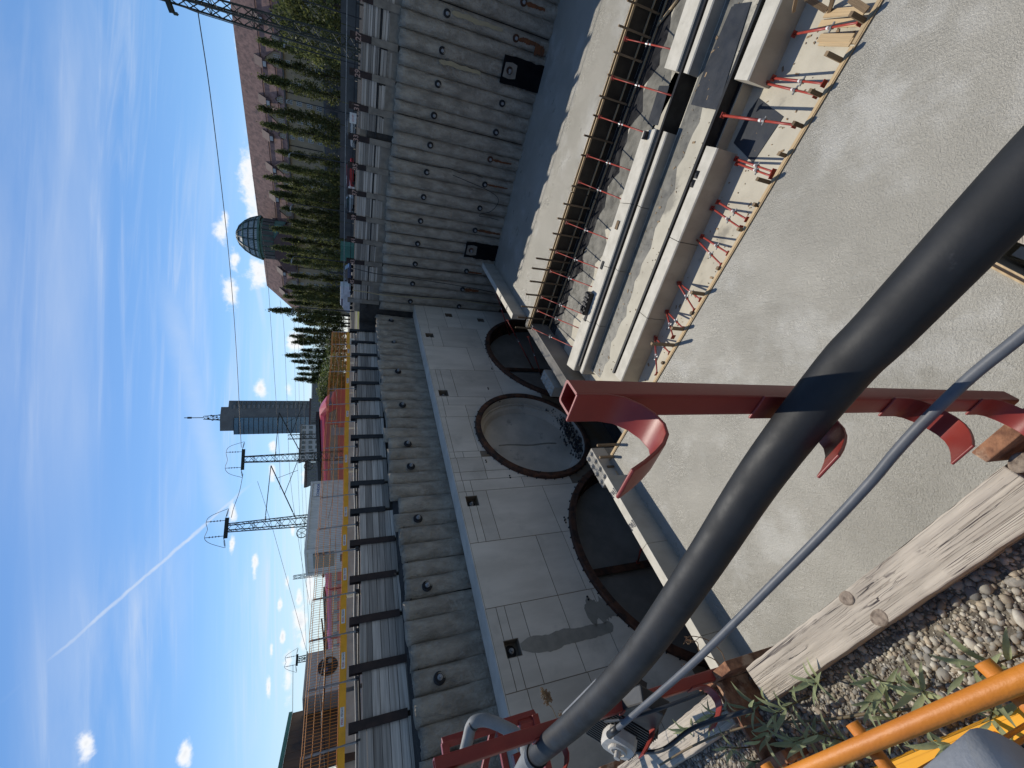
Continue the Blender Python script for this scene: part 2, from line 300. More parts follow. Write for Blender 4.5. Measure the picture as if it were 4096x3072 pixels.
def unitbox(name, mats):
    b = MB(); b.cube(-.5, .5, -.5, .5, -.5, .5); return b.mesh(name, mats)
def text(name, body, size, mw, mat, parent=None, bold=0.0):
    c = bpy.data.curves.new(name, 'FONT'); c.body = body; c.size = size; c.align_x = 'CENTER'; c.align_y = 'CENTER'; c.extrude = .002; c.offset = bold; c.resolution_u = 3
    o = bpy.data.objects.new(name, c); COL.objects.link(o); bpy.context.view_layer.update()
    me = bpy.data.meshes.new_from_object(o.evaluated_get(bpy.context.evaluated_depsgraph_get())); bpy.data.objects.remove(o); bpy.data.curves.remove(c)
    me.materials.clear(); me.materials.append(MATS[mat]); return inst(name, me, mw, parent)
# pit frames: wall A (tunnel side) and wall B (street side)
def dirv(az): return Vector((math.sin(R_(az)), math.cos(R_(az)), 0))
AZA, AZB, AZC = 37.3, -48.5, -54.0
UA = dirv(AZA); NA = Vector((UA.y, -UA.x, 0)); A0 = Vector((-9.2955, 13.9086, 0))
UB = dirv(AZB); NB = Vector((-UB.y, UB.x, 0)); B0 = Vector((4.287, 31.738, 0))      # NB points into the pit
UC = dirv(AZC); NC = Vector((UC.y, -UC.x, 0))                                        # NC points from the near edge into the pit
Z = Vector((0, 0, 1))
def PA(a, off, zr): v = A0+UA*a+NA*off; return Vector((v.x, v.y, zr+EYE))
def PB(s, t, zr): v = B0+UB*s+NB*t; return Vector((v.x, v.y, zr+EYE))
def PC(k, d, zr): v = UC*k+NC*d; return Vector((v.x, v.y, zr+EYE))
# ================================================================ ground, pit
GZ = -0.75                                  # far ground level (relative to the eye)
CA = PC(15.9, .32, GZ); AB = Vector((B0.x, B0.y, GZ+EYE)); BE = PB(-42, -.02, GZ); CE = PC(-40, .32, GZ)
b = MB(); far = 6000
pts = [PC(far, .32, GZ), CA, AB, BE, CE, PC(-far, .32, GZ), PC(-far, far, GZ), PC(far, far, GZ)]
b.poly(pts); o = b.obj('ground', 'ballast'); struct(o)
bb = bmesh.new(); bb.from_mesh(o.data); bmesh.ops.triangulate(bb, faces=bb.faces); bmesh.ops.recalc_face_normals(bb, faces=bb.faces)
for f in bb.faces:
    if f.normal.z < 0: f.normal_flip()
bb.to_mesh(o.data); bb.free()
b = MB(); q0 = PC(-far, .19, -1.62); q1 = PC(far, .19, -1.62); b.poly([q0, q1, PC(far, -far, -1.62), PC(-far, -far, -1.62)])
for k0, k1 in ((-far, -40), (15.9, far)): b.poly([PC(k0, .32, -1.66), PC(k1, .32, -1.66), PC(k1, .32, GZ), PC(k0, .32, GZ)])
for k0, k1 in ((-far, -40), (15.9, far)): b.poly([PC(k0, .19, -1.62), PC(k1, .19, -1.62), PC(k1, .32, -1.62), PC(k0, .32, -1.62)])
struct(b.obj('near_ground', 'soil'))
b = MB()                                    # grass verge behind the street-side wall and the street beyond it
b.poly([PB(3, -.6, GZ+.004), PB(-70, -.6, GZ+.004), PB(-70, -17, GZ+.004), PB(3, -17, GZ+.004)]); struct(b.obj('grass_verge', 'grass'))
b = MB(); b.poly([PB(40, -17, GZ+.004), PB(-110, -17, GZ+.004), PB(-110, -60, GZ+.004), PB(40, -60, GZ+.004)]); struct(b.obj('street', 'asphalt'))
b = MB(); b.poly([PB(40, -60, GZ+.1), PB(-110, -60, GZ+.1), PB(-110, -63, GZ+.1), PB(40, -63, GZ+.1)]); b.poly([PB(40, -60, GZ), PB(-110, -60, GZ), PB(-110, -60, GZ+.1), PB(40, -60, GZ+.1)]); struct(b.obj('pavement', 'mortar'))
# pit bottom and the two unseen walls
b = MB(); ZB = -13.8
b.poly([CA+Z*(ZB-GZ), CE+Z*(ZB-GZ), BE+Z*(ZB-GZ), AB+Z*(ZB-GZ)])
b.poly([BE, CE, CE+Z*(ZB-GZ), BE+Z*(ZB-GZ)]); b.poly([CE+Z*(-.9), CA+Z*(-.9), CA+Z*(ZB-GZ), CE+Z*(ZB-GZ)])
b.poly([CA, AB, AB+Z*(ZB-GZ), CA+Z*(ZB-GZ)]); b.poly([AB, BE, BE+Z*(ZB-GZ), AB+Z*(ZB-GZ)])
struct(b.obj('pit_shell', 'pit_dark'))

# ================================================================ retaining walls
BOXP = unitbox('plank', 'old_plank'); BOXPP = unitbox('plank', 'pale_plank')
def plank(parent, p0, p1, h, th, n, me=BOXP, name='plank'):
    d = (p1-p0); L = d.length; x = d.normalized(); c = (p0+p1)/2
    tilt = rnd.uniform(-.006, .006); x = (x+Z*tilt).normalized(); zz = (x.cross(n)).normalized()
    if zz.z < 0: zz = -zz
    return inst(name, me, frame(c+n*rnd.uniform(-.012, .012), x*L, n*th, zz*(h-.015)), parent)
def soldier(parent, base, u, n, ztop, zbot, mats='steel_brown', w=.27):
    b = MB(); t = .02; dpt = .16; c = Vector((base.x, base.y, 0)); z0, z1 = zbot+EYE, ztop+EYE
    b.box(c+n*.05+Z*(z0+z1)/2, u*w/2, n*t/2, Z*(z1-z0)/2)
    b.box(c+n*(.05-dpt/2-t/2)+Z*((z0+z1)/2-.003), u*t/2, n*dpt/2, Z*(z1-z0)/2)
    b.box(c+n*(.05-dpt-t)+Z*(z0+z1)/2, u*w/2, n*t/2, Z*(z1-z0)/2)
    return b.obj('steel_beam', mats, parent)
def pilemesh(parent, c, u, n, r, ztop, zbot, seed, fade=None, seg=9, rows=22):
    c = Vector((c.x, c.y, 0))
    b = MB(); vs = []; fs = []
    for i in range(rows+1):
        t = i/rows; zr = ztop+(zbot-ztop)*t
        for k in range(seg+1):
            a = -math.pi/2*1.02+math.pi*1.02*k/seg
            q = noise.noise(Vector((c.x*3+math.sin(a)*1.2, c.y*3+seed, zr*.8)))
            q2 = noise.noise(Vector((c.x*5+math.sin(a)*4, seed*2.3, zr*3.1)))
            rr = r*(1+.15*q+.11*q2); dep = math.cos(a)*rr
            if fade is not None and zr < fade: dep = dep*(1-.75*min(1, (fade-zr)/.7))+.17*min(1, (fade-zr)/.7)
            x = math.sin(a)*r*.98
            zz = zr+(noise.noise(Vector((c.x*7, c.y*7+k*.7, seed)))*.10 if i == 0 else 0)
            vs.append(c+u*x+n*dep+Z*(zz+EYE))
    w = seg+1
    for i in range(rows):
        for k in range(seg): fs.append((i*w+k, i*w+k+1, (i+1)*w+k+1, (i+1)*w+k))
    top = c+n*-.3+Z*(ztop+EYE-.02); vs.append(top); ti = len(vs)-1
    for k in range(seg): fs.append((ti, k+1, k))
    b.add(vs, fs); return b.obj('concrete_pile', 'pile_conc', parent, smooth=True, fix=False)
def anchormeshes():
    b = MB(); b.lathe((0, 0, 0), (0, 0, 1), [(.19, -.06), (.19, .0), (.165, .02), (.165, -.005), (.12, -.005), (.12, .03), (.001, .03)], 20)
    b2 = MB(); b2.lathe((0, 0, .03), (0, 0, 1), [(.085, 0), (.085, .05), (.05, .06), (.05, .13), (.03, .14), (.001, .14)], 12)
    return b.mesh('anchor_plate', 'steel_dark', False), b2.mesh('anchor_nut', 'alu_grey', False)
AN1, AN2 = anchormeshes()
AN1R = AN1.copy(); AN1R.materials.clear(); AN1R.materials.append(MATS['rust'])
def anchor(parent, p, n, u, sc=1.0, rust=False):
    tl = (n+Z*-.12).normalized(); x = u; y = tl.cross(x).normalized()
    a = inst('anchor_plate', AN1R if rust else AN1, frame(p, x*sc, y*sc, tl*sc), parent)
    c = bpy.data.objects.new('anchor_nut', AN2); COL.objects.link(c); c.parent = a
    return a
def stain(parent, p, u, n, w, h, mat, seed=0, name='stain', lumpy=.5):
    b = MB(); L, Rr = [], []; nseg = 34
    for i in range(nseg+1):
        t = i/nseg; ww = w*(1-.35*t)*(1+lumpy*(.6*noise.noise(Vector((seed, i*.21, 0)))+.7*noise.noise(Vector((seed, i*.83, 4)))))/2*(.35+.65*min(1, i/4))*(1 if i < nseg else .3)
        sh = noise.noise(Vector((seed+9, i*.15, 3)))*w*.25
        L.append(p+u*(-ww+sh)-Z*h*t); Rr.append(p+u*(ww+sh)-Z*h*t)
    vs = L+Rr; m = nseg+1; b.add(vs, [(i, i+1, m+i+1, m+i) for i in range(nseg)]); o = b.obj(name, mat, parent); return o

# ---- wall B (street side)
wb = thing('retaining_wall', 'weathered bored-pile wall with timber lagging below the tree-lined street', 'wall', PB(-10, .2, -9.5))
sB = [-4.62+1.44*k for k in range(3, -14, -1)]
sB = [s for s in sB if -24 < s < -1]
for i, s in enumerate(sB):
    num = 45-2*round((-3.18-s)/1.44) if s < -3 else 47
    o = soldier(wb, PB(s, .06, 0), UB, NB, .17 if s < -4 else .05, -2.0, 'steel_brown' if s < -3 else 'pale_plank', .29)
    if i % 1 == 0 and s > -23:
        mb = MB(); zt = -.78-rnd.uniform(0, .25)
        mb.box(PB(s, .118, (zt-2.02)/2)+Z*0, UB*.15, NB*.008, Z*((-2.02-zt)/-2)); mb.obj('mortar_facing', 'mortar', wb)
    if s < -3: text('painted_number', str(num), .34, frame(PB(s, .125, -.22), -UB, Z, NB), 'chalk', wb, .006)
for i in range(len(sB)-1):
    s0, s1 = sB[i]-.12, sB[i+1]+.12
    zt = -.30-rnd.uniform(0, .13); z = zt
    if i == 7:
        s0 -= .36
    while z > -1.16:
        h = rnd.choice((.10, .12, .12, .14)); h = min(h, z+1.18)
        if h < .04: break
        plank(wb, PB(s0, .03, z-h/2), PB(s1, .03, z-h/2), h, .07, NB, BOXPP if rnd.random() < .3 else BOXP); z -= h
    z = -1.25; zend = -1.6-rnd.uniform(0, .3)
    while z > zend:
        h = rnd.choice((.12, .13, .15)); plank(wb, PB(s0, .02, z-h/2), PB(s1+rnd.uniform(0, .15), .02, z-h/2), h, .06, NB, BOXPP); z -= h
    mb = MB(); mb.box(PB((s0+s1)/2, .005, -1.9), UB*abs(s1-s0)/2, NB*.05, Z*.34); mb.obj('mortar_facing', 'mortar', wb)
mb = MB(); mb.bar(PB(-1.2, .02, -1.215), PB(-26, .02, -1.215), .10, .05); mb.obj('waler', 'steel_dark', wb)
mb = MB(); mb.bar(PB(-2.2, .07, .30), PB(-26, .07, .32), .03, .03); mb.obj('top_rail', 'galv', wb)
mb = MB(); mb.bar(PB(-2.2, -.5, -.08), PB(-26, -.5, -.08), .04, .04); mb.obj('rear_rail', 'steel_dark', wb)
for s in [x*1.44-2.9 for x in range(0, -16, -1)]:
    mb = MB(); mb.bar(PB(s, -.5, -.75), PB(s, -.5, -.08), .05); mb.obj('rail_post', 'steel_dark', wb)
mb = MB(); mb.box(PB(-13, -.06, -1.35), UB*12.2, NB*.02, Z*.95); mb.obj('backing', 'mortar', wb)  # board added behind the planks so their gaps look less dark
k = 0; s = -1.5
while s > -25:
    ztop = -2.02+rnd.uniform(-.1, .08)
    pilemesh(wb, PB(s+rnd.uniform(-.04, .04), -.08+rnd.uniform(-.05, .04), 0), UB, NB, .385*rnd.uniform(.93, 1.1), ztop, -10.9, k*1.7); s -= .72; k += 1
for s in (-18.06, -16.63, -15.23, -13.8, -12.34, -10.91, -9.49, -8.03, -6.54, -5.11, -3.64, -2.22, -19.5, -20.94): anchor(wb, PB(s, .34, -4.11), NB, -UB, .92)
for i, s in enumerate((-19.45, -18.05, -16.63, -15.2, -13.77, -12.34, -10.9, -9.46, -8.01, -6.55, -5.07, -3.62, -2.19, -20.9)):
    anchor(wb, PB(s, .36, -7.66), NB, -UB, .92, rust=i in (0, 1, 5))
    if i in (0, 1, 5, 6, 8, 10, 11): stain(wb, PB(s+rnd.uniform(-.05, .05), .372, -7.8), UB, NB, rnd.uniform(.10, .3), rnd.uniform(.9, 1.6), 'rust_stain', i*3.3, 'rust_streak')
for i, (s, z, h) in enumerate(((-18.15, -4.3, 2.6), (-16.2, -4.0, 2.2))): stain(wb, PB(s, .352, z), UB, NB, .22, h, 'yellow_stain', 5+i, 'lime_streak', .6)
stain(wb, PB(-17.9, .36, -8.75), UB, NB, .5, .55, 'rust_stain', 61, 'rust_streak', .9)
for i, s in enumerate((-16.7, -6.65)):       # flat matte black panels, anchor left on a mortar pad
    mb = MB(); w = .62 if i == 0 else .55; zt = -7.25; nn = 8; L = []; Rr = []
    for j in range(nn+1):
        z = zt-(9.6+zt)*j/nn*1.0-.0; z = zt+(-9.62-zt)*j/nn
        L.append(PB(s+w+rnd.uniform(-.04, .04), .385, z)); Rr.append(PB(s-w+rnd.uniform(-.04, .04), .385, z))
    mb.add(L+Rr, [(j, j+1, nn+1+j+1, nn+1+j) for j in range(nn)]); mb.obj('black_panel', 'pure_black', wb)
    mb = MB(); mb.prism([PB(s+.33, .375, -7.35), PB(s-.3, .375, -7.38), PB(s-.36, .375, -7.75), PB(s-.3, .375, -8.02), PB(s+.28, .375, -8.05), PB(s+.36, .375, -7.7)], NB*.05); mb.obj('mortar_pad', 'mortar', wb)
    anchor(wb, PB(s, .44, -7.66), NB, -UB, .92, True)
# ---- wall A (tunnel side)
wa = thing('retaining_wall', 'pile wall with wide timber planks and brown steel beams under the yellow toe boards', 'wall', PA(9, .5, -5))
sA = [-1.39+1.49*k for k in range(-3, 16)]
for i, a in enumerate(sA):
    dark = a > 5
    soldier(wa, PA(a, .08, 0), UA, NA, -.24 if a < 20 else -.1, -1.98+rnd.uniform(-.05, .12) if a < 5 else -1.66-rnd.uniform(0, .15), 'steel_dark' if dark else 'steel_brown', .25)
for i in range(len(sA)-1):
    a0, a1 = sA[i]+.08, sA[i+1]-.08; z = -.58+rnd.uniform(-.05, .05) if a0 > -2 else -.5; zend = -1.86 if a0 > 6 else -2.02
    while z > zend:
        h = rnd.choice((.17, .24, .26, .28)); h = min(h, z-zend+.03)
        if h < .05: break
        if a0 > 17: h = min(h, .13)
        plank(wa, PA(a0, .03, z-h/2), PA(a1, .03, z-h/2), h, .08, NA, BOXP if a0 < 17 else BOXPP); z -= h
a = -6.0; k = 0
while a < 23.5:
    ztop = -1.98+rnd.uniform(-.13, .10)+(.12 if a > 6 else -.06)
    pilemesh(wa, PA(a+rnd.uniform(-.04, .04), .45+rnd.uniform(-.04, .04), 0), UA, NA, .395*rnd.uniform(.94, 1.08), ztop, -5.2, 100+k*1.3, fade=-3.35+rnd.uniform(-.25, .25), rows=16); a += .737; k += 1
mb = MB()                                     # rough dark bed in the gap behind the pile heads
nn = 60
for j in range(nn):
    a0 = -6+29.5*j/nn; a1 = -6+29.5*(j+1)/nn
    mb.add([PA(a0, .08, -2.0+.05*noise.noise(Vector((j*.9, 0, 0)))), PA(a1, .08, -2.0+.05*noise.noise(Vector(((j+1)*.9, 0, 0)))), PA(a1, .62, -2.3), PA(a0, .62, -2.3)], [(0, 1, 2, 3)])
mb.obj('dark_bed', 'pit_dark', wa)
for i, a in enumerate((12.17, 9.22, 7.76, 4.9, 2.02, -.92, 21.39, 18.46, 15.26)): anchor(wa, PA(a, .86, -2.86), NA, UA, 1.0)
for i, (a, z, w, h) in enumerate(()): stain(wa, PA(a, .86, z), UA, NA, w, h, 'yellow_stain', 20+i, 'lime_streak', .7)

# ================================================================ portal block with three tunnel rings
OF = 1.85; ZT = -4.46
RINGS = [(1.6, -13.4, 4.8, 'left'), (8.7, -9.15, 3.1, 'middle'), (16.2, -13.4, 4.9, 'right')]
portal = thing('portal_wall', 'pale concrete headwall with three round tunnel openings and board joints', 'wall', PA(9, OF, ZB))
def boolean(o, cutters):
    for c in cutters:
        m = o.modifiers.new('cut', 'BOOLEAN'); m.operation = 'DIFFERENCE'; m.solver = 'EXACT'; m.object = c
    bpy.context.view_layer.update()
    me = bpy.data.meshes.new_from_object(o.evaluated_get(bpy.context.evaluated_depsgraph_get())); o.modifiers.clear(); old = o.data; o.data = me; bpy.data.meshes.remove(old)
cut = []
for a, z, r, nm in RINGS:
    c = MB(); c.lathe(PA(a, 0, z), NA, [(.001, -3), (r-.02, -3), (r-.02, 6), (.001, 6)], 96); cut.append(c.obj('cutter_'+nm, 'portal_conc'))
b = MB(); b.hexa([PA(-7, .95, ZB), PA(22.15, .95, ZB), PA(22.15, OF, ZB), PA(-7, OF, ZB)], [PA(-7, .95, ZT), PA(22.15, .95, ZT), PA(22.15, OF, ZT), PA(-7, OF, ZT)])
core = b.obj('headwall_core', 'joint_dark', portal); boolean(core, cut)
COLS = [(-4.5, -2.05, [-4.46, -5.15, -7.25, -9.0, -11]), (-2.05, .41, [-4.46, -4.83, -5.13, -5.73, -7.2, -8.6, -10.6]), (.41, 2.86, [-4.46, -7.2, -8.4, -10]), (2.86, 5.27, [-4.46, -4.79, -5.1, -5.69, -8.39, -10.8]),
        (5.27, 5.87, [-4.46, -4.77, -5.1, -7.54, -10]), (5.87, 6.35, [-4.46, -4.75, -5.93, -8.5]), (6.35, 7.2, [-4.46, -4.75, -5.95, -8]), (7.2, 7.58, [-4.46, -4.7, -5.11, -5.96]),
        (7.58, 10.03, [-4.46, -4.7, -5.9, -7]), (10.03, 10.95, [-4.46, -4.76, -5.93, -8]), (10.95, 11.64, [-4.46, -4.77, -5.04, -7.2, -9.3]), (11.64, 14.16, [-4.46, -4.78, -5.06, -5.68, -8.4, -10.8]),
        (14.16, 16.7, [-4.46, -7.2, -8.46, -10]), (16.7, 19.2, [-4.46, -5.05, -5.72, -8.43, -10]), (19.2, 22.12, [-4.46, -5.1, -6.4, -7.45, -9.6, -12])]
NICHE = [(20.97, -6.76), (17.98, -4.98), (11.96, -4.92), (4.78, -4.97), (-.91, -5.05), (20.6, -9.1)]
for c0, c1, zs in COLS:
    for z1, z0 in zip(zs[:-1], zs[1:]):
        g = .012; nich = [q for q in NICHE if c0 < q[0] < c1 and z0-.24 < q[1] < z1+.24]
        b = MB(); pr = OF+.010+rnd.uniform(0, .006)
        b.hexa([PA(c0+g, OF-.03, z0+g), PA(c1-g, OF-.03, z0+g), PA(c1-g, pr, z0+g), PA(c0+g, pr, z0+g)], [PA(c0+g, OF-.03, z1-g), PA(c1-g, OF-.03, z1-g), PA(c1-g, pr, z1-g), PA(c0+g, pr, z1-g)])
        o = b.obj('formwork_panel', 'portal_conc', portal)
        cs = []
        for (ra, rz, rr, nm), cc in zip(RINGS, cut):
            da = max(c0-ra, 0, ra-c1); dz = max(z0-rz, 0, rz-z1)
            if math.hypot(da, dz) < rr: cs.append(cc)
        tmp = []
        for q in nich:
            nb = MB(); nb.box(PA(q[0], OF, q[1]), UA*.26, NA*.3, Z*.26); t = nb.obj('niche_cut', 'portal_conc'); tmp.append(t)
        if cs or tmp:
            boolean(o, cs+tmp)
            if not o.data.polygons: bpy.data.objects.remove(o)
        for t in tmp: bpy.data.objects.remove(t)
tmp = []
for q in NICHE:
    nb = MB(); nb.box(PA(q[0], OF+.15, q[1]), UA*.24, NA*.45, Z*.24); tmp.append(nb.obj('niche_cut', 'portal_conc'))
boolean(core, tmp)
for t in tmp: bpy.data.objects.remove(t)
for q in NICHE:
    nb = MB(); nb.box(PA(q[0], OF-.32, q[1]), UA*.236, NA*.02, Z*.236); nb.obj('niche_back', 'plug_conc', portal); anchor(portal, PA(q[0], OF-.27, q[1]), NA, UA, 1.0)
b = MB(); b.hexa([PA(-7, .93, ZT), PA(22.12, .93, ZT), PA(22.12, OF, ZT), PA(-7, OF, ZT)], [PA(-7, .93, ZT+.03), PA(22.12, .93, ZT+.03), PA(22.12, OF+.004, ZT+.03), PA(-7, OF+.004, ZT+.03)]); b.obj('coping', 'portal_conc', portal)
for c in cut: bpy.data.objects.remove(c)
wetp = MB()                                   # run-off below the open niche
wetp.obj if False else None
stain(portal, PA(-.95, OF+.021, -5.32), UA, NA, .55, 3.5, 'wet_stain', 3.1, 'wet_streak', .22)
stain(portal, PA(-.35, OF+.021, -8.0), UA, NA, .9, 1.2, 'wet_stain', 8.1, 'wet_streak', .5)
for a, z in ((5.9, -7.0), (11.3, -8.0), (12.4, -7.6), (3.3, -8.75), (3.45, -8.78), (.1, -8.3), (6.9, -6.1), (14.4, -8.35), (6.0, -8.6)):
    for da in (-.05, .06):
        b = MB(); b.lathe(PA(a+da, OF, z), NA, [(.035, -.02), (.035, .05), (.001, .06)], 8); b.obj('bolt_sleeve', 'steel_dark', portal)
for a, z, r, nm in RINGS:
    lab = {'left': 'rusty steel ring round the large tunnel opening nearest the red cable post', 'middle': 'rusty steel ring round the smaller raised middle tunnel opening', 'right': 'rusty steel ring round the large tunnel opening beside the pile wall corner'}[nm]
    rg = thing('tunnel_ring', lab, 'ring', PA(a, OF, z-r), 'tunnel seal rings')
    b = MB(); b.lathe(PA(a, OF, z), NA, [(r+.0, -.3), (r+.0, .16), (r-.03, .20), (r-.27, .20), (r-.29, .10), (r-.29, -.9)], 112); b.obj('steel_ring', 'rust', rg, smooth=False)
    b = MB(); b.lathe(PA(a, OF, z), NA, [(r-.30, .09), (r-.30, -.35), (r-.38, -.36), (r-.38, -1.15)], 112); b.obj('inner_sleeve', 'rust' if nm != 'middle' else 'plug_pale', rg)
    nb_ = 64 if nm != 'middle' else 44; bo = MB()
    for j in range(nb_):
        t = 2*math.pi*j/nb_; q = PA(a+math.cos(t)*(r+.03), OF, z+math.sin(t)*(r+.03)); bo.lathe(q, NA, [(.028, 0), (.028, .07), (.001, .075)], 6)
    stuff(bo.obj('bolt_row', 'steel_dark', rg))
    dep = -.80 if nm == 'middle' else -.78
    b = MB(); n = 72; rr = r-.3; vs = [PA(a, OF+dep, z)]; fs = []
    for i in range(1, 9):
        for k in range(n):
            t = 2*math.pi*k/n; q = rr*i/8; wob = .03*noise.noise(Vector((math.cos(t)*q, math.sin(t)*q, a)))
            if nm == 'middle' and i == 8: wob += .10+.05*noise.noise(Vector((k*.7, 1, 2)))
            vs.append(PA(a+math.cos(t)*q, OF+dep+wob, z+math.sin(t)*q))
    fs += [(0, 1+k, 1+(k+1) % n) for k in range(n)]
    for i in range(7):
        for k in range(n): fs.append((1+i*n+k, 1+(i+1)*n+k, 1+(i+1)*n+(k+1) % n, 1+i*n+(k+1) % n))
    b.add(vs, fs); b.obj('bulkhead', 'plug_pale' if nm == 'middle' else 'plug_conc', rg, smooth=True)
    if nm == 'middle':
        b = MB(); b.lathe(PA(a, OF, z), NA, [(r-.36, -.45), (r-.52, -.55), (r-.60, -.70), (r-.66, -.79)], 112); b.obj('mortar_haunch', 'plug_pale', rg)
        b = MB(); pts = [PA(8.62+.05*math.sin(i*1.3), OF+dep+.035, -7.4-.48*i) for i in range(8)]
        for i in range(7): b.bar(pts[i], pts[i+1], .07, .02, up=tuple(NA))
        b.obj('joint_strip', 'wet_stain', rg)
    else:
        b = MB(); aa = a-.35 if nm == 'left' else a-.85; b.box(PA(aa, OF-.62, z+r-2.6), UA*.15, NA*.015, Z*2.25); b.box(PA(aa, OF-.72, z+r-2.6), UA*.012, NA*.09, Z*2.25); b.obj('stiffener_beam', 'rust', rg)
rub = MB(); rr_ = random.Random(3)
for i in range(420):
    t = rr_.uniform(0, 1); a = 8.6+rr_.gauss(0, 1.05); off = OF-.55+rr_.random()*.5; z = -11.95+abs(rr_.gauss(0, .42))*(1-abs(a-8.6)/4)+((a-8.6)**2)*.16
    s = rr_.choice((.03, .04, .05, .07, .10)); c = PA(a, off, z)
    vs = [c+Vector((rr_.uniform(-s, s)*.4+math.cos(k*1.57)*s, math.sin(k*1.57)*s*rr_.uniform(.6, 1), rr_.uniform(-.2, .2)*s)) for k in range(4)]+[c+Z*s*.7, c-Z*s*.7]
    rub.add(vs, [(0, 1, 4), (1, 2, 4), (2, 3, 4), (3, 0, 4), (1, 0, 5), (2, 1, 5), (3, 2, 5), (0, 3, 5)])
tag(stuff(rub.obj('rubble', 'rubble')), 'dark broken rubble lying in the bottom of the middle tunnel opening', 'rubble')
# ================================================================ pit floor
def crop(x0, y0, s): return lambda a, b: (x0+a/s, y0+b/s)
cm = crop(2000, 0, 2.212); cg = crop(2700, 0, 2.212); ch = crop(2000, 600, 2.212); cn = crop(1900, 1200, 2.212); cq = crop(2600, 600, 2.212); cw = crop(2300, 1650, 2.381)
ZS, ZL, ZM, ZBM = -9.5, -10.6, -10.2, -9.8
def slabmat():
    m = M('slab', (.335, .315, .268), (.285, .268, .226), .5, .45, 9, 0, 9, spec=.6, contrast=(.35, .65), third=(.40, .385, .345), tscale=.5, tlo=.5, thi=.68); t = m.node_tree; N = t.nodes; L = t.links; b = N['Principled BSDF']
    co = N.new('ShaderNodeNewGeometry').outputs['Position']
    def nz(sc, st, rot, d=4, ro=.6):
        mp = N.new('ShaderNodeMapping'); mp.inputs['Scale'].default_value = st; mp.inputs['Rotation'].default_value = (0, 0, R_(rot)); L.new(co, mp.inputs[0])
        n = N.new('ShaderNodeTexNoise'); n.inputs['Scale'].default_value = sc; n.inputs['Detail'].default_value = d; n.inputs['Roughness'].default_value = ro; L.new(mp.outputs[0], n.inputs['Vector']); return n.outputs['Fac']
    def mth(op, a, c):
        n = N.new('ShaderNodeMath'); n.operation = op
        for i, v in enumerate((a, c)):
            if isinstance(v, (int, float)): n.inputs[i].default_value = v
            else: L.new(v, n.inputs[i])
        return n.outputs[0]
    def mr(x, a, c, o0, o1):
        n = N.new('ShaderNodeMapRange'); n.interpolation_type = 'SMOOTHSTEP'; L.new(x, n.inputs[0]); n.inputs[1].default_value = a; n.inputs[2].default_value = c; n.inputs[3].default_value = o0; n.inputs[4].default_value = o1; return n.outputs[0]
    broom = nz(9, (3.0, .3, 1), 24, 4, .65); broom2 = nz(8, (2.8, .35, 1), -8, 4, .65); grain = nz(34, (1, 1, 1), 0, 3, .7)
    patch = mr(nz(.33, (1, 1, 1), 20, 3, .5), .42, .58, 0, 1)
    bl = N.new('ShaderNodeMixRGB'); L.new(patch, bl.inputs[0]); L.new(broom, bl.inputs[1]); L.new(broom2, bl.inputs[2])
    h = mth('ADD', mth('MULTIPLY', bl.outputs[0], .8), mth('MULTIPLY', grain, .8))
    bp = N.new('ShaderNodeBump'); bp.inputs['Distance'].default_value = .03; L.new(mr(nz(.5, (1, .6, 1), 40, 5, .6), .35, .65, .75, 1.0), bp.inputs['Strength']); L.new(h, bp.inputs['Height']); L.new(bp.outputs[0], b.inputs['Normal'])
    L.new(mr(nz(.8, (1, 1, 1), 55, 7, .7), .36, .64, .27, .40), b.inputs['Roughness'])
    return m
slabmat()
def prism(name, pts, z0, z1, mat, parent=None):
    b = MB(); P = [Vector((p.x, p.y, z0+EYE)) for p in pts]; b.prism(P, Z*(z1-z0)); return b.obj(name, mat, parent)
e1 = PB(-20.16, 7.89, -EYE); e0 = PB(-6.06, 8.42, -EYE); ed = (e1-e0).normalized()          # far slab edge
struct(prism('far_floor_slab', [PB(-5.84, .02, 0), PB(-44, .02, 0), e1+ed*24, e0, PA(13.6, 5.80, 0)], ZB, ZS, 'slab'))
n0 = px(2437, 1847, ZS); n1 = px(*cg(1850, 0), ZS); nd = (n1-n0); nd.z = 0; nd.normalize()
struct(prism('near_floor_slab', [n0, n1+nd*26, px(5200, 380, ZS), px(4300, 560, ZS), px(3810, 955, ZS), px(4300, 1207, ZS), PC(-7, .36, 0), PC(9.9, .36, 0), PA(-5.0, 5.45, 0), PA(2.8, 5.45, 0)], ZB, ZS, 'slab'))
# lower floor and the raised strip between the two rail beams
struct(prism('lower_floor', [PA(14.2, 5.72, 0), e0+ed*.2+NB*.06, e1+ed*24+NB*.06, n1+nd*26-NB*.06, n0-NB*.06, PA(3.9, 5.72, 0)], ZB, ZL, 'floor_conc'))
BD = dirv(-57.6)                                # direction of the rail beams
fe = dirv(AZA)
def line(p, z): return px(p[0], p[1], z)
b2L = px(*cg(275, 1290), ZBM); b2R = px(*cg(378, 1310), ZBM); b1L = px(*cm(1265, 1160), ZBM); b1R = px(*cm(1380, 1140), ZBM); bbL = px(*cm(1445, 1160), ZBM); bbR = px(*cm(1480, 1170), ZBM)
def flat(v): return Vector((v.x, v.y, 0))
mid = [flat(bbR)+BD*9.3, flat(bbR)-BD*16, flat(b2L)-BD*16, flat(b2L)+BD*8.8]
mo = prism('raised_floor_strip', mid, ZL-.05, ZM, 'floor_conc'); struct(mo)
wet = MB()                                      # beam shade painted on the raised strip, shade and wet along the far formwork
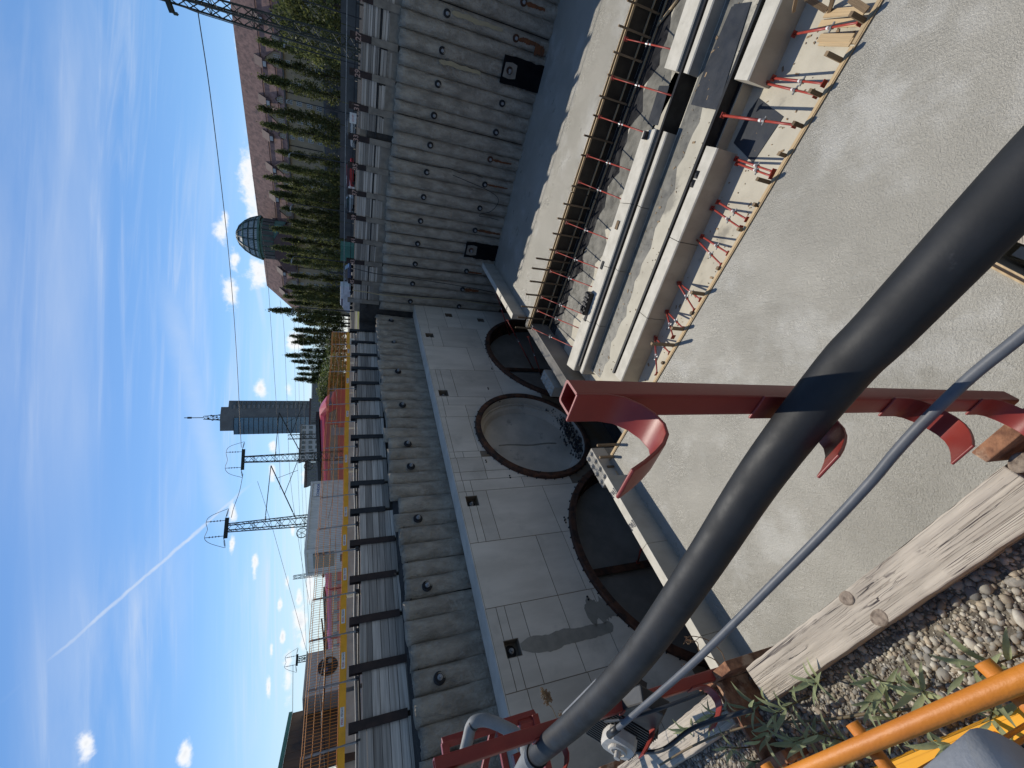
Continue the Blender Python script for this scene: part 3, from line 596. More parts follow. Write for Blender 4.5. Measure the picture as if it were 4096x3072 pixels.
def ribbon(pA, pB, wA, wB, z, n, seed, side):
    b = MB(); L = []; Rr = []
    for i in range(n+1):
        t = i/n; p = pA.lerp(pB, t); w0 = wA*(1+.5*noise.noise(Vector((seed, i*.45, 1)))); w1 = wB*(1+.55*noise.noise(Vector((seed+5, i*.5, 2))))
        L.append(Vector((p.x, p.y, z+EYE))+side*w0*.0); Rr.append(Vector((p.x, p.y, z+EYE))+side*w1)
    b.add(L+Rr, [(i, i+1, n+2+i, n+1+i) for i in range(n)]); return b
sdv = Vector((BD.y, -BD.x, 0)); sdv = -sdv if sdv.dot(NB) < 0 else sdv
o = ribbon(flat(bbR)+BD*9.2+sdv*.04, flat(bbR)-BD*14+sdv*.04, .0, .75, ZM+.004, 70, 4, sdv).obj('damp_shade_patch', 'damp_shade_floor', mo); stuff(o)  # shade of the narrow beam painted on as a dark strip
lo = bpy.data.objects['lower_floor']
o = ribbon(e0+ed*.3+NB*.08, e1+ed*16+NB*.08, 0, 1.15, ZL+.004, 80, 11, NB).obj('wet_shade_margin', 'black_wet_shade', lo); stuff(o)  # wet black floor and formwork shade painted as one margin
o = ribbon(e0+ed*.3+NB*1.1, e1+ed*16+NB*1.1, 0, 1.5, ZL+.003, 80, 21, NB).obj('damp_shade_patch', 'damp_shade_floor', lo); stuff(o)

# second trench at the photo edge under the pipe
t2f = thing('formwork', 'pale edge boards of the second trench under the pipe', 'formwork', px(3960, 1045, ZS))
for o_ in (.0, .07): 
    A_, B_ = px(3800, 950, ZS+.03), px(4400, 1258, ZS+.03); dd = (B_-A_).normalized(); sdd = Vector((-dd.y, dd.x, 0)); sdd = sdd if sdd.dot(NB) < 0 else -sdd
    b = MB(); b.box((A_+B_)/2+sdd*(o_+.02)-Z*.1, dd*(B_-A_).length/2, sdd*.014, Z*.13); b.obj('edge_board', 'form_wood', t2f)
b = MB(); A_, B_ = px(3980, 900, ZS-.05), px(4300, 1010, ZS-.05); b.bar(A_, B_, .22, .05); b.obj('cross_board', 'near_wood', t2f)
b = MB(); b.prism([px(4045, 1020, ZL+.3), px(4085, 985, ZL+.3), px(4300, 1040, ZL+.3), px(4300, 1120, ZL+.3)], Z*-.6); tag(b.obj('concrete_block', 'beam_conc'), 'white corner of a concrete block down in the second trench', 'concrete block')
# ---------------------------------------------------------------- rail beams
def railbeam(name, label, L0, R0, length, zt, zb, top='beam_conc', face='beam_face', joints=2.4):  # sunlit top and shaded sides get separate concrete colours
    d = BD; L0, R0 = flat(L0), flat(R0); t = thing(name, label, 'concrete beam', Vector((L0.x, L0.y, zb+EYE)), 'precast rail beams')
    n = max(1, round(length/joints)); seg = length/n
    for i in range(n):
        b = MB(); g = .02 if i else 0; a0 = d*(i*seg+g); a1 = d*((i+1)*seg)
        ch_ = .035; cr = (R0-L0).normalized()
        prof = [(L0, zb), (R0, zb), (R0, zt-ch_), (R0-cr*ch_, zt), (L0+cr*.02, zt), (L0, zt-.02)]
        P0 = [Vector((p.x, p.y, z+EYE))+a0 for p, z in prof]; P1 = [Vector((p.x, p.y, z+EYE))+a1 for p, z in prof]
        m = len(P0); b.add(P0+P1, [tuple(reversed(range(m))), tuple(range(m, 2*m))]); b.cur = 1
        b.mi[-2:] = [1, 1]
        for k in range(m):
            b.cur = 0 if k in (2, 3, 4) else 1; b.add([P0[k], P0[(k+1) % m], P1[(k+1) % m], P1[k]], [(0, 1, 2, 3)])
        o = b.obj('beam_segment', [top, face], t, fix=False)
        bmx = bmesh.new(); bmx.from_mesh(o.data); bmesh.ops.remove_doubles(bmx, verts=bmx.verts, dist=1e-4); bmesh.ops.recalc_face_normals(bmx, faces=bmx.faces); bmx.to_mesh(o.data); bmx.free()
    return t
t2 = railbeam('rail_beam', 'long pale beam whose side carries the pairs of red props', b2L, b2R, 8.0, ZBM, ZL)
t1 = railbeam('rail_beam', 'wide white-topped beam beside the ladder-like formwork', b1L, b1R, 9.8, ZBM, ZL)
t3 = railbeam('rail_beam', 'narrow beam along the dark rail slot, facing the raised floor strip', bbL, bbR, 9.5, ZBM, ZL)
nb2L = px(*cg(520, 700), ZBM); nb2R = px(*cg(645, 712), ZBM); railbeam('rail_beam', 'short beam at the edge beyond the black triangular sheet', flat(nb2L)-BD*7, flat(nb2R)-BD*7, 7, ZBM, ZL)
nb1L = px(*cm(1450, 600), ZBM); nb1R = px(*cm(1560, 630), ZBM); railbeam('rail_beam', 'wide beam block next to the lying wooden pole', flat(nb1L)-BD*7, flat(nb1R)-BD*7, 7, ZBM, ZL)
nbbL = px(*cm(1620, 640), ZBM); nbbR = px(*cm(1660, 655), ZBM); railbeam('rail_beam', 'narrow beam block between dark rail and black rubber mats', flat(nbbL)-BD*7, flat(nbbR)-BD*7, 7, ZBM, ZL)
def rail(label, p, q, zb, zt):
    p, q = flat(p), flat(q); d = (q-p).normalized(); s = Vector((d.y, -d.x, 0)); b = MB(); r = thing('steel_rail', label, 'rail', Vector((p.x, p.y, zb+EYE)), 'steel rails')
    m = (p+q)/2; L = (q-p).length/2
    for nm, w, z0, z1 in (('rail_foot', .09, zb, zb+.03), ('rail_web', .02, zb+.03, zt-.05), ('rail_head', .05, zt-.05, zt)):
        b = MB(); b.box(Vector((m.x, m.y, (z0+z1)/2+EYE)), d*L, s*w, Z*(z1-z0)/2); b.obj(nm, 'steel_dark', r)
rail('dark steel rail in the slot between the wide and the narrow beam', flat(b1R)*.5+flat(bbL)*.5+BD*9.4, flat(b1R)*.5+flat(bbL)*.5-BD*9.5, ZL, ZBM-.03)
rail('dark steel rail running along the propped long beam', flat(b2L)+BD*8.0-sdv*.13, flat(b2L)-BD*9-sdv*.13, ZM, ZBM+.01)
# ---------------------------------------------------------------- beams in front of the tunnels
def blockbeam(name, label, a0, a1, o0, o1, zb, zt, seg, mats=('beam_conc', 'beam_face')):  # top coloured paler than the sides, as sun and shade fall
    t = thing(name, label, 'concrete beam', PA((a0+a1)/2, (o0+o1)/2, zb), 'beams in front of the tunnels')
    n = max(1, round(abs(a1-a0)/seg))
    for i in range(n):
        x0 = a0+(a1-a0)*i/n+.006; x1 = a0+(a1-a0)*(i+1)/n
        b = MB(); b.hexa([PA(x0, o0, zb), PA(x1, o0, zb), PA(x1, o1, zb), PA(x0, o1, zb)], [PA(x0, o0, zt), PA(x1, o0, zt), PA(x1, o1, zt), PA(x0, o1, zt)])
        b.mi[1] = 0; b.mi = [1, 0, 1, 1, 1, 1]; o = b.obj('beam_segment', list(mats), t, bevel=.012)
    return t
tL = blockbeam('upstand_beam', 'long concrete upstand with ink marks in front of the nearer large opening', -5.6, 2.45, 5.46, 5.79, ZB, -8.68, 2.4)
tR = blockbeam('upstand_beam', 'concrete upstand running from the pile wall, half in shadow', 14.32, 22.1, 5.46, 5.79, -9.55, -8.7, 2.6)
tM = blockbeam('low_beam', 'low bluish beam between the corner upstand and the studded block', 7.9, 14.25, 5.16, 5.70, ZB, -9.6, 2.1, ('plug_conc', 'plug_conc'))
for a in (1.85, .55, -2.2, -4.3): text('ink_mark', '[#]', .26, frame(PA(a, 5.62, -8.674), -NA, UA, Z), 'ink_dark', tL, .004)
for a in (16.8, 15.4): text('ink_mark', '[4]', .22, frame(PA(a, 5.62, -8.694), -NA, UA, Z), 'ink_dark', tR, .004)
def lego(label, a, off, zt, nx=4):
    t = thing('studded_block', label, 'concrete block', PA(a, off, zt-.6), 'stackable concrete blocks'); L = .75
    b = MB(); b.box(PA(a, off, zt-.3), UA*L, NA*.3, Z*.3); b.obj('block_body', 'beam_face', t, bevel=.015)
    for i in range(nx):
        for j in (-1, 1):
            b = MB(); c = PA(a-L+L*2*(i+.5)/nx, off+j*.15, zt); b.lathe(c, Z, [(.11, -.01), (.10, .02), (.05, .085), (.001, .085)], 8); b.obj('stud', 'beam_face', t)
    b = MB(); b.box(PA(a, off, (zt-.6+ZB)/2), UA*L*.98, NA*.29, Z*(zt-.6-ZB)/2); b.obj('base_block', 'plug_conc', t)
lego('grey studded block behind the open end of the red post', 9.56, 4.52, -9.45)
lego('studded block under the hook, beside the end of the upstand', 3.4, 5.13, -9.0)
# ---------------------------------------------------------------- formwork and stakes
BOXF = unitbox('timber', 'form_wood'); BOXS = unitbox('stake', 'stake_wood')
ff = thing('formwork', 'ladder-like timber formwork with black boards along the far slab', 'formwork', e0+Z*(ZL+EYE))
b = MB(); b.hexa([e0+NB*.0+Z*(ZL+EYE), e1+ed*22+Z*(ZL+EYE), e1+ed*22+NB*.03+Z*(ZL+EYE), e0+NB*.03+Z*(ZL+EYE)], [e0+Z*(ZS+EYE+.01), e1+ed*22+Z*(ZS+EYE+.01), e1+ed*22+NB*.03+Z*(ZS+EYE+.01), e0+NB*.03+Z*(ZS+EYE+.01)]); b.obj('form_board', 'form_dark', ff)
def timber(parent, p, q, w, h, me=BOXF, name='timber', up=Z):
    d = q-p; L = d.length; x = d.normalized(); y = x.cross(up).normalized()
    if y.length < .1: y = Vector((1, 0, 0))
    zz = x.cross(y); return inst(name, me, frame((p+q)/2, x*L, y*w, zz*h), parent)
def seglen(p, q, n, parent, off, z, w, h, name='rail_timber'):
    for i in range(n):
        a = p.lerp(q, i/n)+off+Z*(z+EYE); c = p.lerp(q, (i+1)/n-.002)+off+Z*(z+EYE); timber(parent, a, c, w, h, BOXF, name)
E0, E1 = e0+ed*.05, e1+ed*8
seglen(E0, E1, 6, ff, NB*.0, ZS+.03, .03, .05); seglen(E0, E1, 6, ff, NB*.13, ZS-.02, .06, .08)
seglen(E0, E1, 6, ff, NB*.10, ZL+.32, .10, .03, 'brace_timber'); seglen(E0, E1, 6, ff, NB*.42, ZL+.03, .08, .05, 'sole_timber')
stk = [cm(1255, -210), cm(1190, 30), cm(1120, 250), cm(1050, 470), cm(985, 665), cm(915, 855), cm(860, 1030), cm(800, 1205), cm(745, 1370), ch(710, 350), ch(640, 500), ch(590, 625), ch(545, 760), ch(490, 890), ch(465, 985), ch(440, 1075), ch(400, 1185), ch(365, 1300), ch(330, 1410), ch(300, 1505), ch(270, 1600)]
for i, q in enumerate(stk):
    p = px(q[0], q[1], ZS); s_ = (flat(p)-flat(e0)).dot(ed); base = flat(e0)+ed*max(.05, s_)+NB*.20
    ht = .95-rnd.uniform(0, .15) if i >= 14 else .30+rnd.uniform(-.12, .1)
    timber(ff, base+Z*(ZL+EYE+.02), base+Z*(ZS+EYE+ht)+ed*rnd.uniform(-.02, .02), .07, .07, BOXS, 'stake', up=NB)
# props: red steel push-pull props with white band and galvanised collar
def prop(label, p, q, r=.026, grp='red push-pull props'):
    p, q = Vector(p), Vector(q); d = (q-p).normalized(); t = thing('steel_prop', label, 'prop', q, grp); L = (q-p).length
    b = MB(); b.tube([p, p.lerp(q, .42)], r*.8, 8); b.obj('inner_tube', 'prop_red', t, smooth=True)
    b = MB(); b.tube([p.lerp(q, .40), q], r, 8); b.obj('outer_tube', 'prop_red', t, smooth=True)
    b = MB(); b.tube([p.lerp(q, .36), p.lerp(q, .36)+d*.10], r*1.5, 8); x = d.cross(Z).normalized(); b.bar(p.lerp(q, .36)-x*.10+d*.05, p.lerp(q, .36)+x*.10+d*.05, .03); b.obj('collar', 'galv', t)
    b = MB(); b.tube([p.lerp(q, .36)+d*.16, p.lerp(q, .36)+d*.24], r*1.12, 8); b.obj('band', 'prop_white', t)
    for nm, e, s in (('head_plate', p, 1), ('foot_plate', q, -1)):
        b = MB(); b.box(e, x*.07, Z*.07, d*.012); b.box(e+d*s*.05, x*.012, Z*.04, d*.05); b.obj(nm, 'prop_red', t)
pf = [(cm(1115, 345), cm(1510, 400)), (cm(1000, 690), cm(1485, 820)), (cm(885, 1035), cm(1260, 1165)), (cm(780, 1380), cm(1150, 1515)), (ch(705, 285), ch(1060, 450)), (ch(595, 645), ch(945, 810)), (ch(505, 905), ch(860, 1075)),
      (ch(455, 1075), ch(805, 1240)), (ch(375, 1305), ch(725, 1490)), (ch(340, 1425), ch(685, 1615)), (cn(515, 255), cn(845, 455))]
onum = ['first', 'second', 'third', 'fourth', 'fifth', 'sixth', 'seventh', 'eighth', 'ninth', 'tenth', 'eleventh', 'twelfth', 'thirteenth', 'fourteenth', 'fifteenth']
for i, (p, q) in enumerate(pf):
    P = px(*p, ZS+.02); Q = px(*q, ZBM); Q = Vector((Q.x, Q.y, ZL+.12+EYE))-sdv*.10
    prop('thin red prop leaning from the ladder-like formwork, %s from the photo top' % onum[i], P, Q)
pn = [(cg(1640, 195), cg(1055, 302)), (cg(1320, 740), cg(870, 690)), (cg(1250, 840), cg(815, 740)), (cg(870, 1520), cg(540, 1405)), (cg(855, 1560), cg(550, 1445)), (cq(860, 615), cq(600, 460)), (cq(800, 690), cq(550, 515)), (cq(695, 915), cq(460, 765)),
      (cq(635, 1020), cq(415, 795)), (cq(450, 1325), cq(260, 1180)), (cq(395, 1420), cq(230, 1150)), (cq(295, 1580), cq(150, 1430)), (cq(205, 1655), cq(140, 1415)), (cn(1725, 470), cn(1600, 340)), (cn(1610, 655), cn(1590, 305))]
for i, (p, q) in enumerate(pn):
    prop('red prop between near slab edge and the long beam, %s from the photo top' % onum[i], px(*p, ZS-.06), px(*q, ZL+.12), .030)
p4 = px(*cg(1060, 1105), ZS-.02); q4 = px(*cg(425, 1020), ZM+.35); prop('red prop crossing above the black triangular sheet', p4, q4, .036)
nf = thing('formwork', 'sawn timber edge form along the near slab with short stakes', 'formwork', n0+Z*.0)
n0f, n1f = flat(n0), flat(n1)+nd*9
NBn = Vector((nd.y, -nd.x, 0)); NBn = -NBn if NBn.dot(NB) > 0 else NBn           # towards the lower floor
b = MB(); b.hexa([n0f+Z*(ZL+EYE), n1f+Z*(ZL+EYE), n1f+NBn*.025+Z*(ZL+EYE), n0f+NBn*.025+Z*(ZL+EYE)], [n0f+Z*(ZS+EYE+.035), n1f+Z*(ZS+EYE+.035), n1f+NBn*.025+Z*(ZS+EYE+.035), n0f+NBn*.025+Z*(ZS+EYE+.035)]); b.obj('form_board', 'form_wood', nf)
seglen(n0f, n1f, 7, nf, NBn*.08, ZS-.01, .08, .09)
sn = [((cg(1700, 190)), .45), (cg(1500, 540), .5), (cg(1320, 850), .38), (cg(1150, 1125), .33), (cg(1000, 1385), .25), (cg(865, 1625), .45), (cq(970, 500), .12), (cq(840, 720), .16), (cq(630, 1060), .1), (cq(500, 1290), .5), (cq(400, 1460), .1), (cq(315, 1600), .48), (cn(1790, 425), .9), (cn(1690, 575), .1), (cw(400, 315), .85), (cw(372, 430), .62), (cw(375, 525), .3), (cn(1545, 860), .1)]
for i, (q, ht) in enumerate(sn):
    p = px(q[0], q[1], ZS); s_ = (flat(p)-n0f).dot(nd); base = n0f+nd*s_+NBn*.14 if i < 14 else flat(p)-NB*.05
    timber(nf, base+Z*(ZL+EYE+.02), base+Z*(ZS+EYE+ht), .085, .075, BOXS, 'stake', up=NB)
k1 = n0f; k2 = flat(PA(2.75, 5.42, 0)); timber(nf, k1+Z*(ZS+.02+EYE)-NB*.0, k2+Z*(ZS+.02+EYE), .05, .06, BOXF, 'rail_timber')
# loose things on the pit floor
def sheet(name, label, cat, P, mat, th=.012, grp=None):
    b = MB(); b.prism(P, Z*th); return tag(b.obj(name, mat), label, cat, grp)
sheet('rubber_mat', 'long black rubber mat lying on the raised strip at the photo top', 'mat', [px(*cm(2075, 40), ZM+.01), px(*cm(2225, 20), ZM+.01), px(*cm(1925, 975), ZM+.01), px(*cm(1815, 955), ZM+.01)], 'bitumen', .02)
sheet('rubber_mat', 'darker rubber mat under the edge of the long one', 'mat', [px(*cm(2050, 60), ZM+.006), px(*cm(2085, 50), ZM+.006), px(*cm(1830, 960), ZM+.006), px(*cm(1690, 925), ZM+.006), px(*cm(1800, 640), ZM+.006)], 'bitumen', .008)
sheet('bitumen_sheet', 'black triangular sheet lying under the crossing red prop', 'sheet', [px(*cg(740, 870), ZL+.006), px(*cg(960, 1035), ZL+.006), px(*cg(690, 1440), ZL+.006), px(*cg(520, 1265), ZL+.006), px(*cg(660, 980), ZL+.006)], 'bitumen', .012)
sheet('bitumen_sheet', 'small black sheet between two thin red props beside the rail', 'sheet', [px(*cm(1410, 760), ZL+.006), px(*cm(1500, 760), ZL+.006), px(*cm(1395, 1110), ZL+.006), px(*cm(1305, 1100), ZL+.006)], 'bitumen', .012)
P, Q = px(*cm(1570, 0), ZL+.08), px(*cm(1393, 230), ZL+.05); b = MB(); b.tube([P, P.lerp(Q, .5), Q], [.05, .048, .045], 10); tag(b.obj('wooden_pole', 'form_wood', smooth=True), 'round wooden pole lying on the wet floor', 'pole')
P = px(*cm(1305, 1200), ZBM); b = MB(); b.lathe(P+Z*.09-BD*.0, BD, [(.001, -.12), (.085, -.12), (.085, .10), (.10, .10), (.10, .14), (.001, .14)], 14); tag(b.obj('black_bucket', 'black_plastic'), 'black plastic bucket lying on the wide beam', 'bucket')
for i, (q, sx, sy, lab, mt) in enumerate(((ch(1037, 665), .16, .09, 'small brown wood offcut on the wide beam', 'stake_wood'), (ch(903, 1020), .16, .07, 'dark steel plate on the wide beam, nearest the offcut', 'steel_dark'), (ch(757, 1482), .16, .08, 'dark steel plate on the far end of the wide beam', 'steel_dark'))):
    p = px(*q, ZBM+.02); b = MB(); b.box(p, BD*sx, sdv*sy, Z*.018); tag(b.obj('offcut', mt), lab, 'plate')
p = px(*ch(790, 1360), ZBM); b = MB(); w = thing('machine_part', 'black ribbed machine part lying on the far end of the wide beam', 'machine part', p)
b = MB(); b.box(p+Z*.12, BD*.5, sdv*.17, Z*.12); b.obj('housing', 'black_plastic', w, bevel=.03)
for i in range(5): b = MB(); b.box(p+Z*.26+BD*(-.4+.2*i), BD*.05, sdv*.15, Z*.03); b.obj('rib', 'black_plastic', w)
b = MB(); b.box(p+Z*.3+BD*.25, BD*.08, sdv*.05, Z*.06); b.obj('knob', 'steel_dark', w)
for i, (q, lab) in enumerate(((ch(1742, 218), 'open lifting pocket near the end of the long beam, the one nearer the pile wall'), (ch(1705, 297), 'open lifting pocket near the end of the long beam, the one farther in'))):
    p = px(*q, ZBM+.004); b = MB(); b.hexa([p-BD*.11-sdv*.08, p+BD*.11-sdv*.08, p+BD*.11+sdv*.08, p-BD*.11+sdv*.08], [p-BD*.03-sdv*.03+Z*.05, p+BD*.03-sdv*.03+Z*.05, p+BD*.03+sdv*.03+Z*.05, p-BD*.03+sdv*.03+Z*.05]); tag(b.obj('lifting_pocket', 'steel_dark'), lab, 'pocket')
bd = thing('timber_boards', 'two pale boards leaning on the near formwork beside the top red prop', 'boards', px(*cg(1400, 350), ZL))
for p, q in ((cg(1280, 215), cg(1660, 195)), (cg(1275, 335), cg(1570, 335)), (cg(1285, 370), cg(1560, 375)), (cg(1330, 120), cg(1690, 90))):
    A_, B_ = px(*p, ZL+.03), px(*q, ZL+.2); timber(bd, A_, B_, .16, .03, BOXF, 'board')
tr_ = thing('timber_trestle', 'crossed timbers propped at the photo top over the beige floor', 'trestle', px(*cg(1300, 60), ZL))
for p, q, z0, z1 in ((cg(1160, -20), cg(1340, 90), ZL+.5, ZL+.05), (cg(1400, -30), cg(1370, 90), ZL+.6, ZL+.05), (cg(1550, -10), cg(1700, 90), ZS+.1, ZS-.1), (cg(1050, 90), cg(1075, -30), ZL+.6, ZL+.9)): timber(tr_, px(*p, z0), px(*q, z1), .12, .07, BOXS, 'timber')
# debris: chips and stones scattered on the lower floor
db = MB(); r3 = random.Random(11)
for i in range(420):
    s_ = r3.uniform(-22, -8); t_ = r3.uniform(12.2, 18); p = PB(s_, t_, 0)
    d2 = (flat(p)-flat(b2R)).dot(sdv); d1 = (flat(p)-flat(bbR)).dot(sdv); d0 = (flat(p)-flat(b1L)).dot(sdv)
    z = ZL if d2 > .1 else (ZM if .1 < d1 and (flat(p)-flat(b2L)).dot(sdv) < -.3 else None)
    if d2 <= .1 and d0 < -.1: z = ZL
    if z is None: continue
    a = r3.uniform(0, 6.28); L = r3.choice((.012, .015, .02, .03, .06)); w = L*r3.uniform(.2, .6); e = Vector((math.cos(a), math.sin(a), 0)); f = Vector((-e.y, e.x, 0)); db.box(Vector((p.x, p.y, z+EYE+.012)), e*L, f*w, Z*.008)
tag(stuff(db.obj('debris', 'stake_wood')), 'small chips and stones scattered over the lower pit floor', 'debris')
# lifting props inside the tunnel mouths
for lab, p, q in (('red prop inside the nearer large tunnel mouth', PA(1.35, 1.3, -11.6), PA(.35, 5.4, -9.2)), ('dark prop in the corner tunnel mouth, nearest the wall', PA(19.6, 1.4, -11.2), PA(18.6, 5.3, -8.9)), ('dark prop standing in the corner tunnel mouth by the stiffener', PA(15.3, 1.4, -11.6), PA(14.6, 5.2, -8.6)), ('dark red prop from the low beam into the corner tunnel mouth', PA(14.2, 1.4, -11.9), PA(13.2, 5.0, -9.5))): prop(lab, q, p, .035, 'props in the tunnel mouths')
# ================================================================ near edge of the pit
def cracks(mat, scale, stretch, width, col, amt=1.0):
    m = MATS[mat]; t = m.node_tree; N = t.nodes; L = t.links; b = N['Principled BSDF']
    src = b.inputs['Base Color'].links[0].from_socket
    co = N.new('ShaderNodeTexCoord').outputs['Object']; mp = N.new('ShaderNodeMapping'); mp.inputs['Scale'].default_value = stretch; L.new(co, mp.inputs[0])
    n = N.new('ShaderNodeTexNoise'); n.inputs['Scale'].default_value = scale; n.inputs['Detail'].default_value = 3; n.inputs['Roughness'].default_value = .5; n.inputs['Distortion'].default_value = .6; L.new(mp.outputs[0], n.inputs['Vector'])
    a = N.new('ShaderNodeMath'); a.operation = 'SUBTRACT'; L.new(n.outputs['Fac'], a.inputs[0]); a.inputs[1].default_value = .5
    ab = N.new('ShaderNodeMath'); ab.operation = 'ABSOLUTE'; L.new(a.outputs[0], ab.inputs[0])
    mr = N.new('ShaderNodeMapRange'); mr.interpolation_type = 'SMOOTHSTEP'; L.new(ab.outputs[0], mr.inputs[0]); mr.inputs[1].default_value = width*.3; mr.inputs[2].default_value = width; mr.inputs[3].default_value = amt; mr.inputs[4].default_value = 0
    n2 = N.new('ShaderNodeTexNoise'); n2.inputs['Scale'].default_value = 5; L.new(co, n2.inputs['Vector'])
    gate = N.new('ShaderNodeMapRange'); L.new(n2.outputs['Fac'], gate.inputs[0]); gate.inputs[1].default_value = .42; gate.inputs[2].default_value = .56
    ml = N.new('ShaderNodeMath'); ml.operation = 'MULTIPLY'; L.new(mr.outputs[0], ml.inputs[0]); L.new(gate.outputs[0], ml.inputs[1])
    mx = N.new('ShaderNodeMixRGB'); L.new(ml.outputs[0], mx.inputs[0]); L.new(src, mx.inputs[1]); mx.inputs[2].default_value = (*col, 1); L.new(mx.outputs[0], b.inputs['Base Color'])
    bp = N.new('ShaderNodeBump'); bp.inputs['Strength'].default_value = .8; bp.inputs['Distance'].default_value = .006; bp.invert = True; L.new(ml.outputs[0], bp.inputs['Height'])
    old = b.inputs['Normal'].links[0].from_socket if b.inputs['Normal'].links else None
    if old: L.new(old, bp.inputs['Normal'])
    L.new(bp.outputs[0], b.inputs['Normal'])
cracks('near_wood', 2.0, (.11, 17, 17), .012, (.06, .045, .045)); cracks('near_wood', 6.0, (.12, 12, 12), .018, (.22, .17, .13), .55)
ZP = -1.54
M('knot_wood', (.30, .235, .175), (.13, .095, .07), .8, 60, 5, .8, 120, bdist=.003)
def weathered(name, k0, k1, d0, d1, z0, z1, mat, parent, nx=60, ny=6, amp=.004, seed=0):
    L = abs(k1-k0); b = bmesh.new(); w = d1-d0; h = z1-z0        # long block in local space: x along the edge, y into the pit, z up
    me = bpy.data.meshes.new(name); bmesh.ops.create_cube(b, size=1.0)
    for v in b.verts: v.co = Vector((v.co.x*L, v.co.y*w, v.co.z*h))
    eds = [e for e in b.edges if abs((e.verts[0].co-e.verts[1].co).x) > .5*L]; bmesh.ops.subdivide_edges(b, edges=eds, cuts=nx, use_grid_fill=True)
    eds = [e for e in b.edges if abs((e.verts[0].co-e.verts[1].co).y) > .5*w]; bmesh.ops.subdivide_edges(b, edges=eds, cuts=ny, use_grid_fill=True)
    for v in b.verts:
        q = v.co*1.0; e = noise.noise(Vector((q.x*6+seed, q.y*40, q.z*25)))+.6*noise.noise(Vector((q.x*22+seed, q.y*60, q.z*60)))
        v.co += Vector((0, q.y/w*2, q.z/h*2))*amp*e
    bmesh.ops.recalc_face_normals(b, faces=b.faces); b.to_mesh(me); b.free(); me.materials.append(MATS[mat])
    c = PC((k0+k1)/2, (d0+d1)/2, (z0+z1)/2)
    o = inst(name, me, frame(c, UC, -NC, Z), parent) if False else inst(name, me, frame(c, -UC, -NC, Z), parent)
    m = o.modifiers.new('bevel', 'BEVEL'); m.width = .004; m.segments = 2; m.limit_method = 'ANGLE'; m.angle_limit = R_(50)
    return o
nw = thing('lagging_wall', 'cracked grey-brown timber beams along the gravel edge in the foreground', 'retaining wall', PC(1, .25, -1.8))
weathered('timber_beam', -1.15, .20, .175, .295, -1.82, ZP, 'near_wood', nw, seed=1); weathered('timber_beam', .44, 1.635, .18, .30, -1.82, ZP, 'near_wood', nw, seed=5)
weathered('timber_beam', 1.88, 3.05, .18, .31, -1.82, ZP-.01, 'near_wood', nw, seed=9, nx=50)
weathered('timber_beam', 3.3, 4.6, .18, .31, -1.82, ZP-.01, 'near_wood', nw, seed=12, nx=30)
for i, (x, y, r) in enumerate(((3385, 2393, .021), (3515, 2472, .023), (4085, 1850, .022))):
    p = px(x, y, ZP+.002); b = MB(); vs = []; prof = [(1.0, -.004), (.86, .0012), (.74, .0), (.5, .0012), (.32, .0), (.05, .0008)]
    for r_, h in prof:
        for k in range(16):
            t = 2*math.pi*k/16; q = r*r_*(1+.04*math.sin(3*t+i)); vs.append(p+UC*math.cos(t)*q*1.35+NC*math.sin(t)*q+Z*h)
    b.add(vs, [(j*16+k, j*16+(k+1) % 16, (j+1)*16+(k+1) % 16, (j+1)*16+k) for j in range(len(prof)-1) for k in range(16)]+[tuple(range(80, 96))]); b.obj('knot', 'knot_wood', nw, smooth=True)
b = MB(); nk, nj = 120, 8; vs = []                        # crumbly mortar ledge on the pit side
for i in range(nk+1):
    for j in range(nj+1):
        k = -1.2+6*i/nk; t = j/nj; d = .285+.045*t+.03*noise.noise(Vector((k*6, 1, 0)))*t; z = -1.665-.05*t*t*2.2+.022*noise.noise(Vector((k*22, t*6, 3)))
        if j == nj: z = -2.4
        vs.append(PC(k, d, z))
b.add(vs, [(i*(nj+1)+j, (i+1)*(nj+1)+j, (i+1)*(nj+1)+j+1, i*(nj+1)+j+1) for i in range(nk) for j in range(nj)]); b.obj('mortar_ledge', 'mortar', nw, smooth=True)
b = MB(); b.box(PC(1, .30, -6.2), UC*15, NC*.02, Z*3.8); b.obj('wall_face', 'mortar', nw)
def hpile(label, k):
    t = thing('steel_pile', label, 'steel pile', PC(k, .3, -2.5), 'rusty steel piles at the near edge')
    b = MB(); b.box(PC(k, .335, -2.0), UC*.125, NC*.018, Z*.5); b.obj('front_flange', 'rust_pale', t, bevel=.003)
    b = MB(); b.box(PC(k, .185, -2.005), UC*.007, NC*.13, Z*.5); b.obj('web', 'rust_pale', t)
    b = MB(); b.box(PC(k, .035, -2.002), UC*.125, NC*.018, Z*.5); b.obj('rear_flange', 'rust_pale', t, bevel=.003)
hpile('rusty steel pile between the two foreground timbers', 1.80); hpile('rusty steel pile under the lowest hook at the photo edge', .32); hpile('rusty pile below the red frame', 3.29)
b = MB(); b.box(PC(1.70, .10, -1.86), UC*.09, NC*.2, Z*.02); b.obj('hollow_bottom', 'pit_dark', nw)
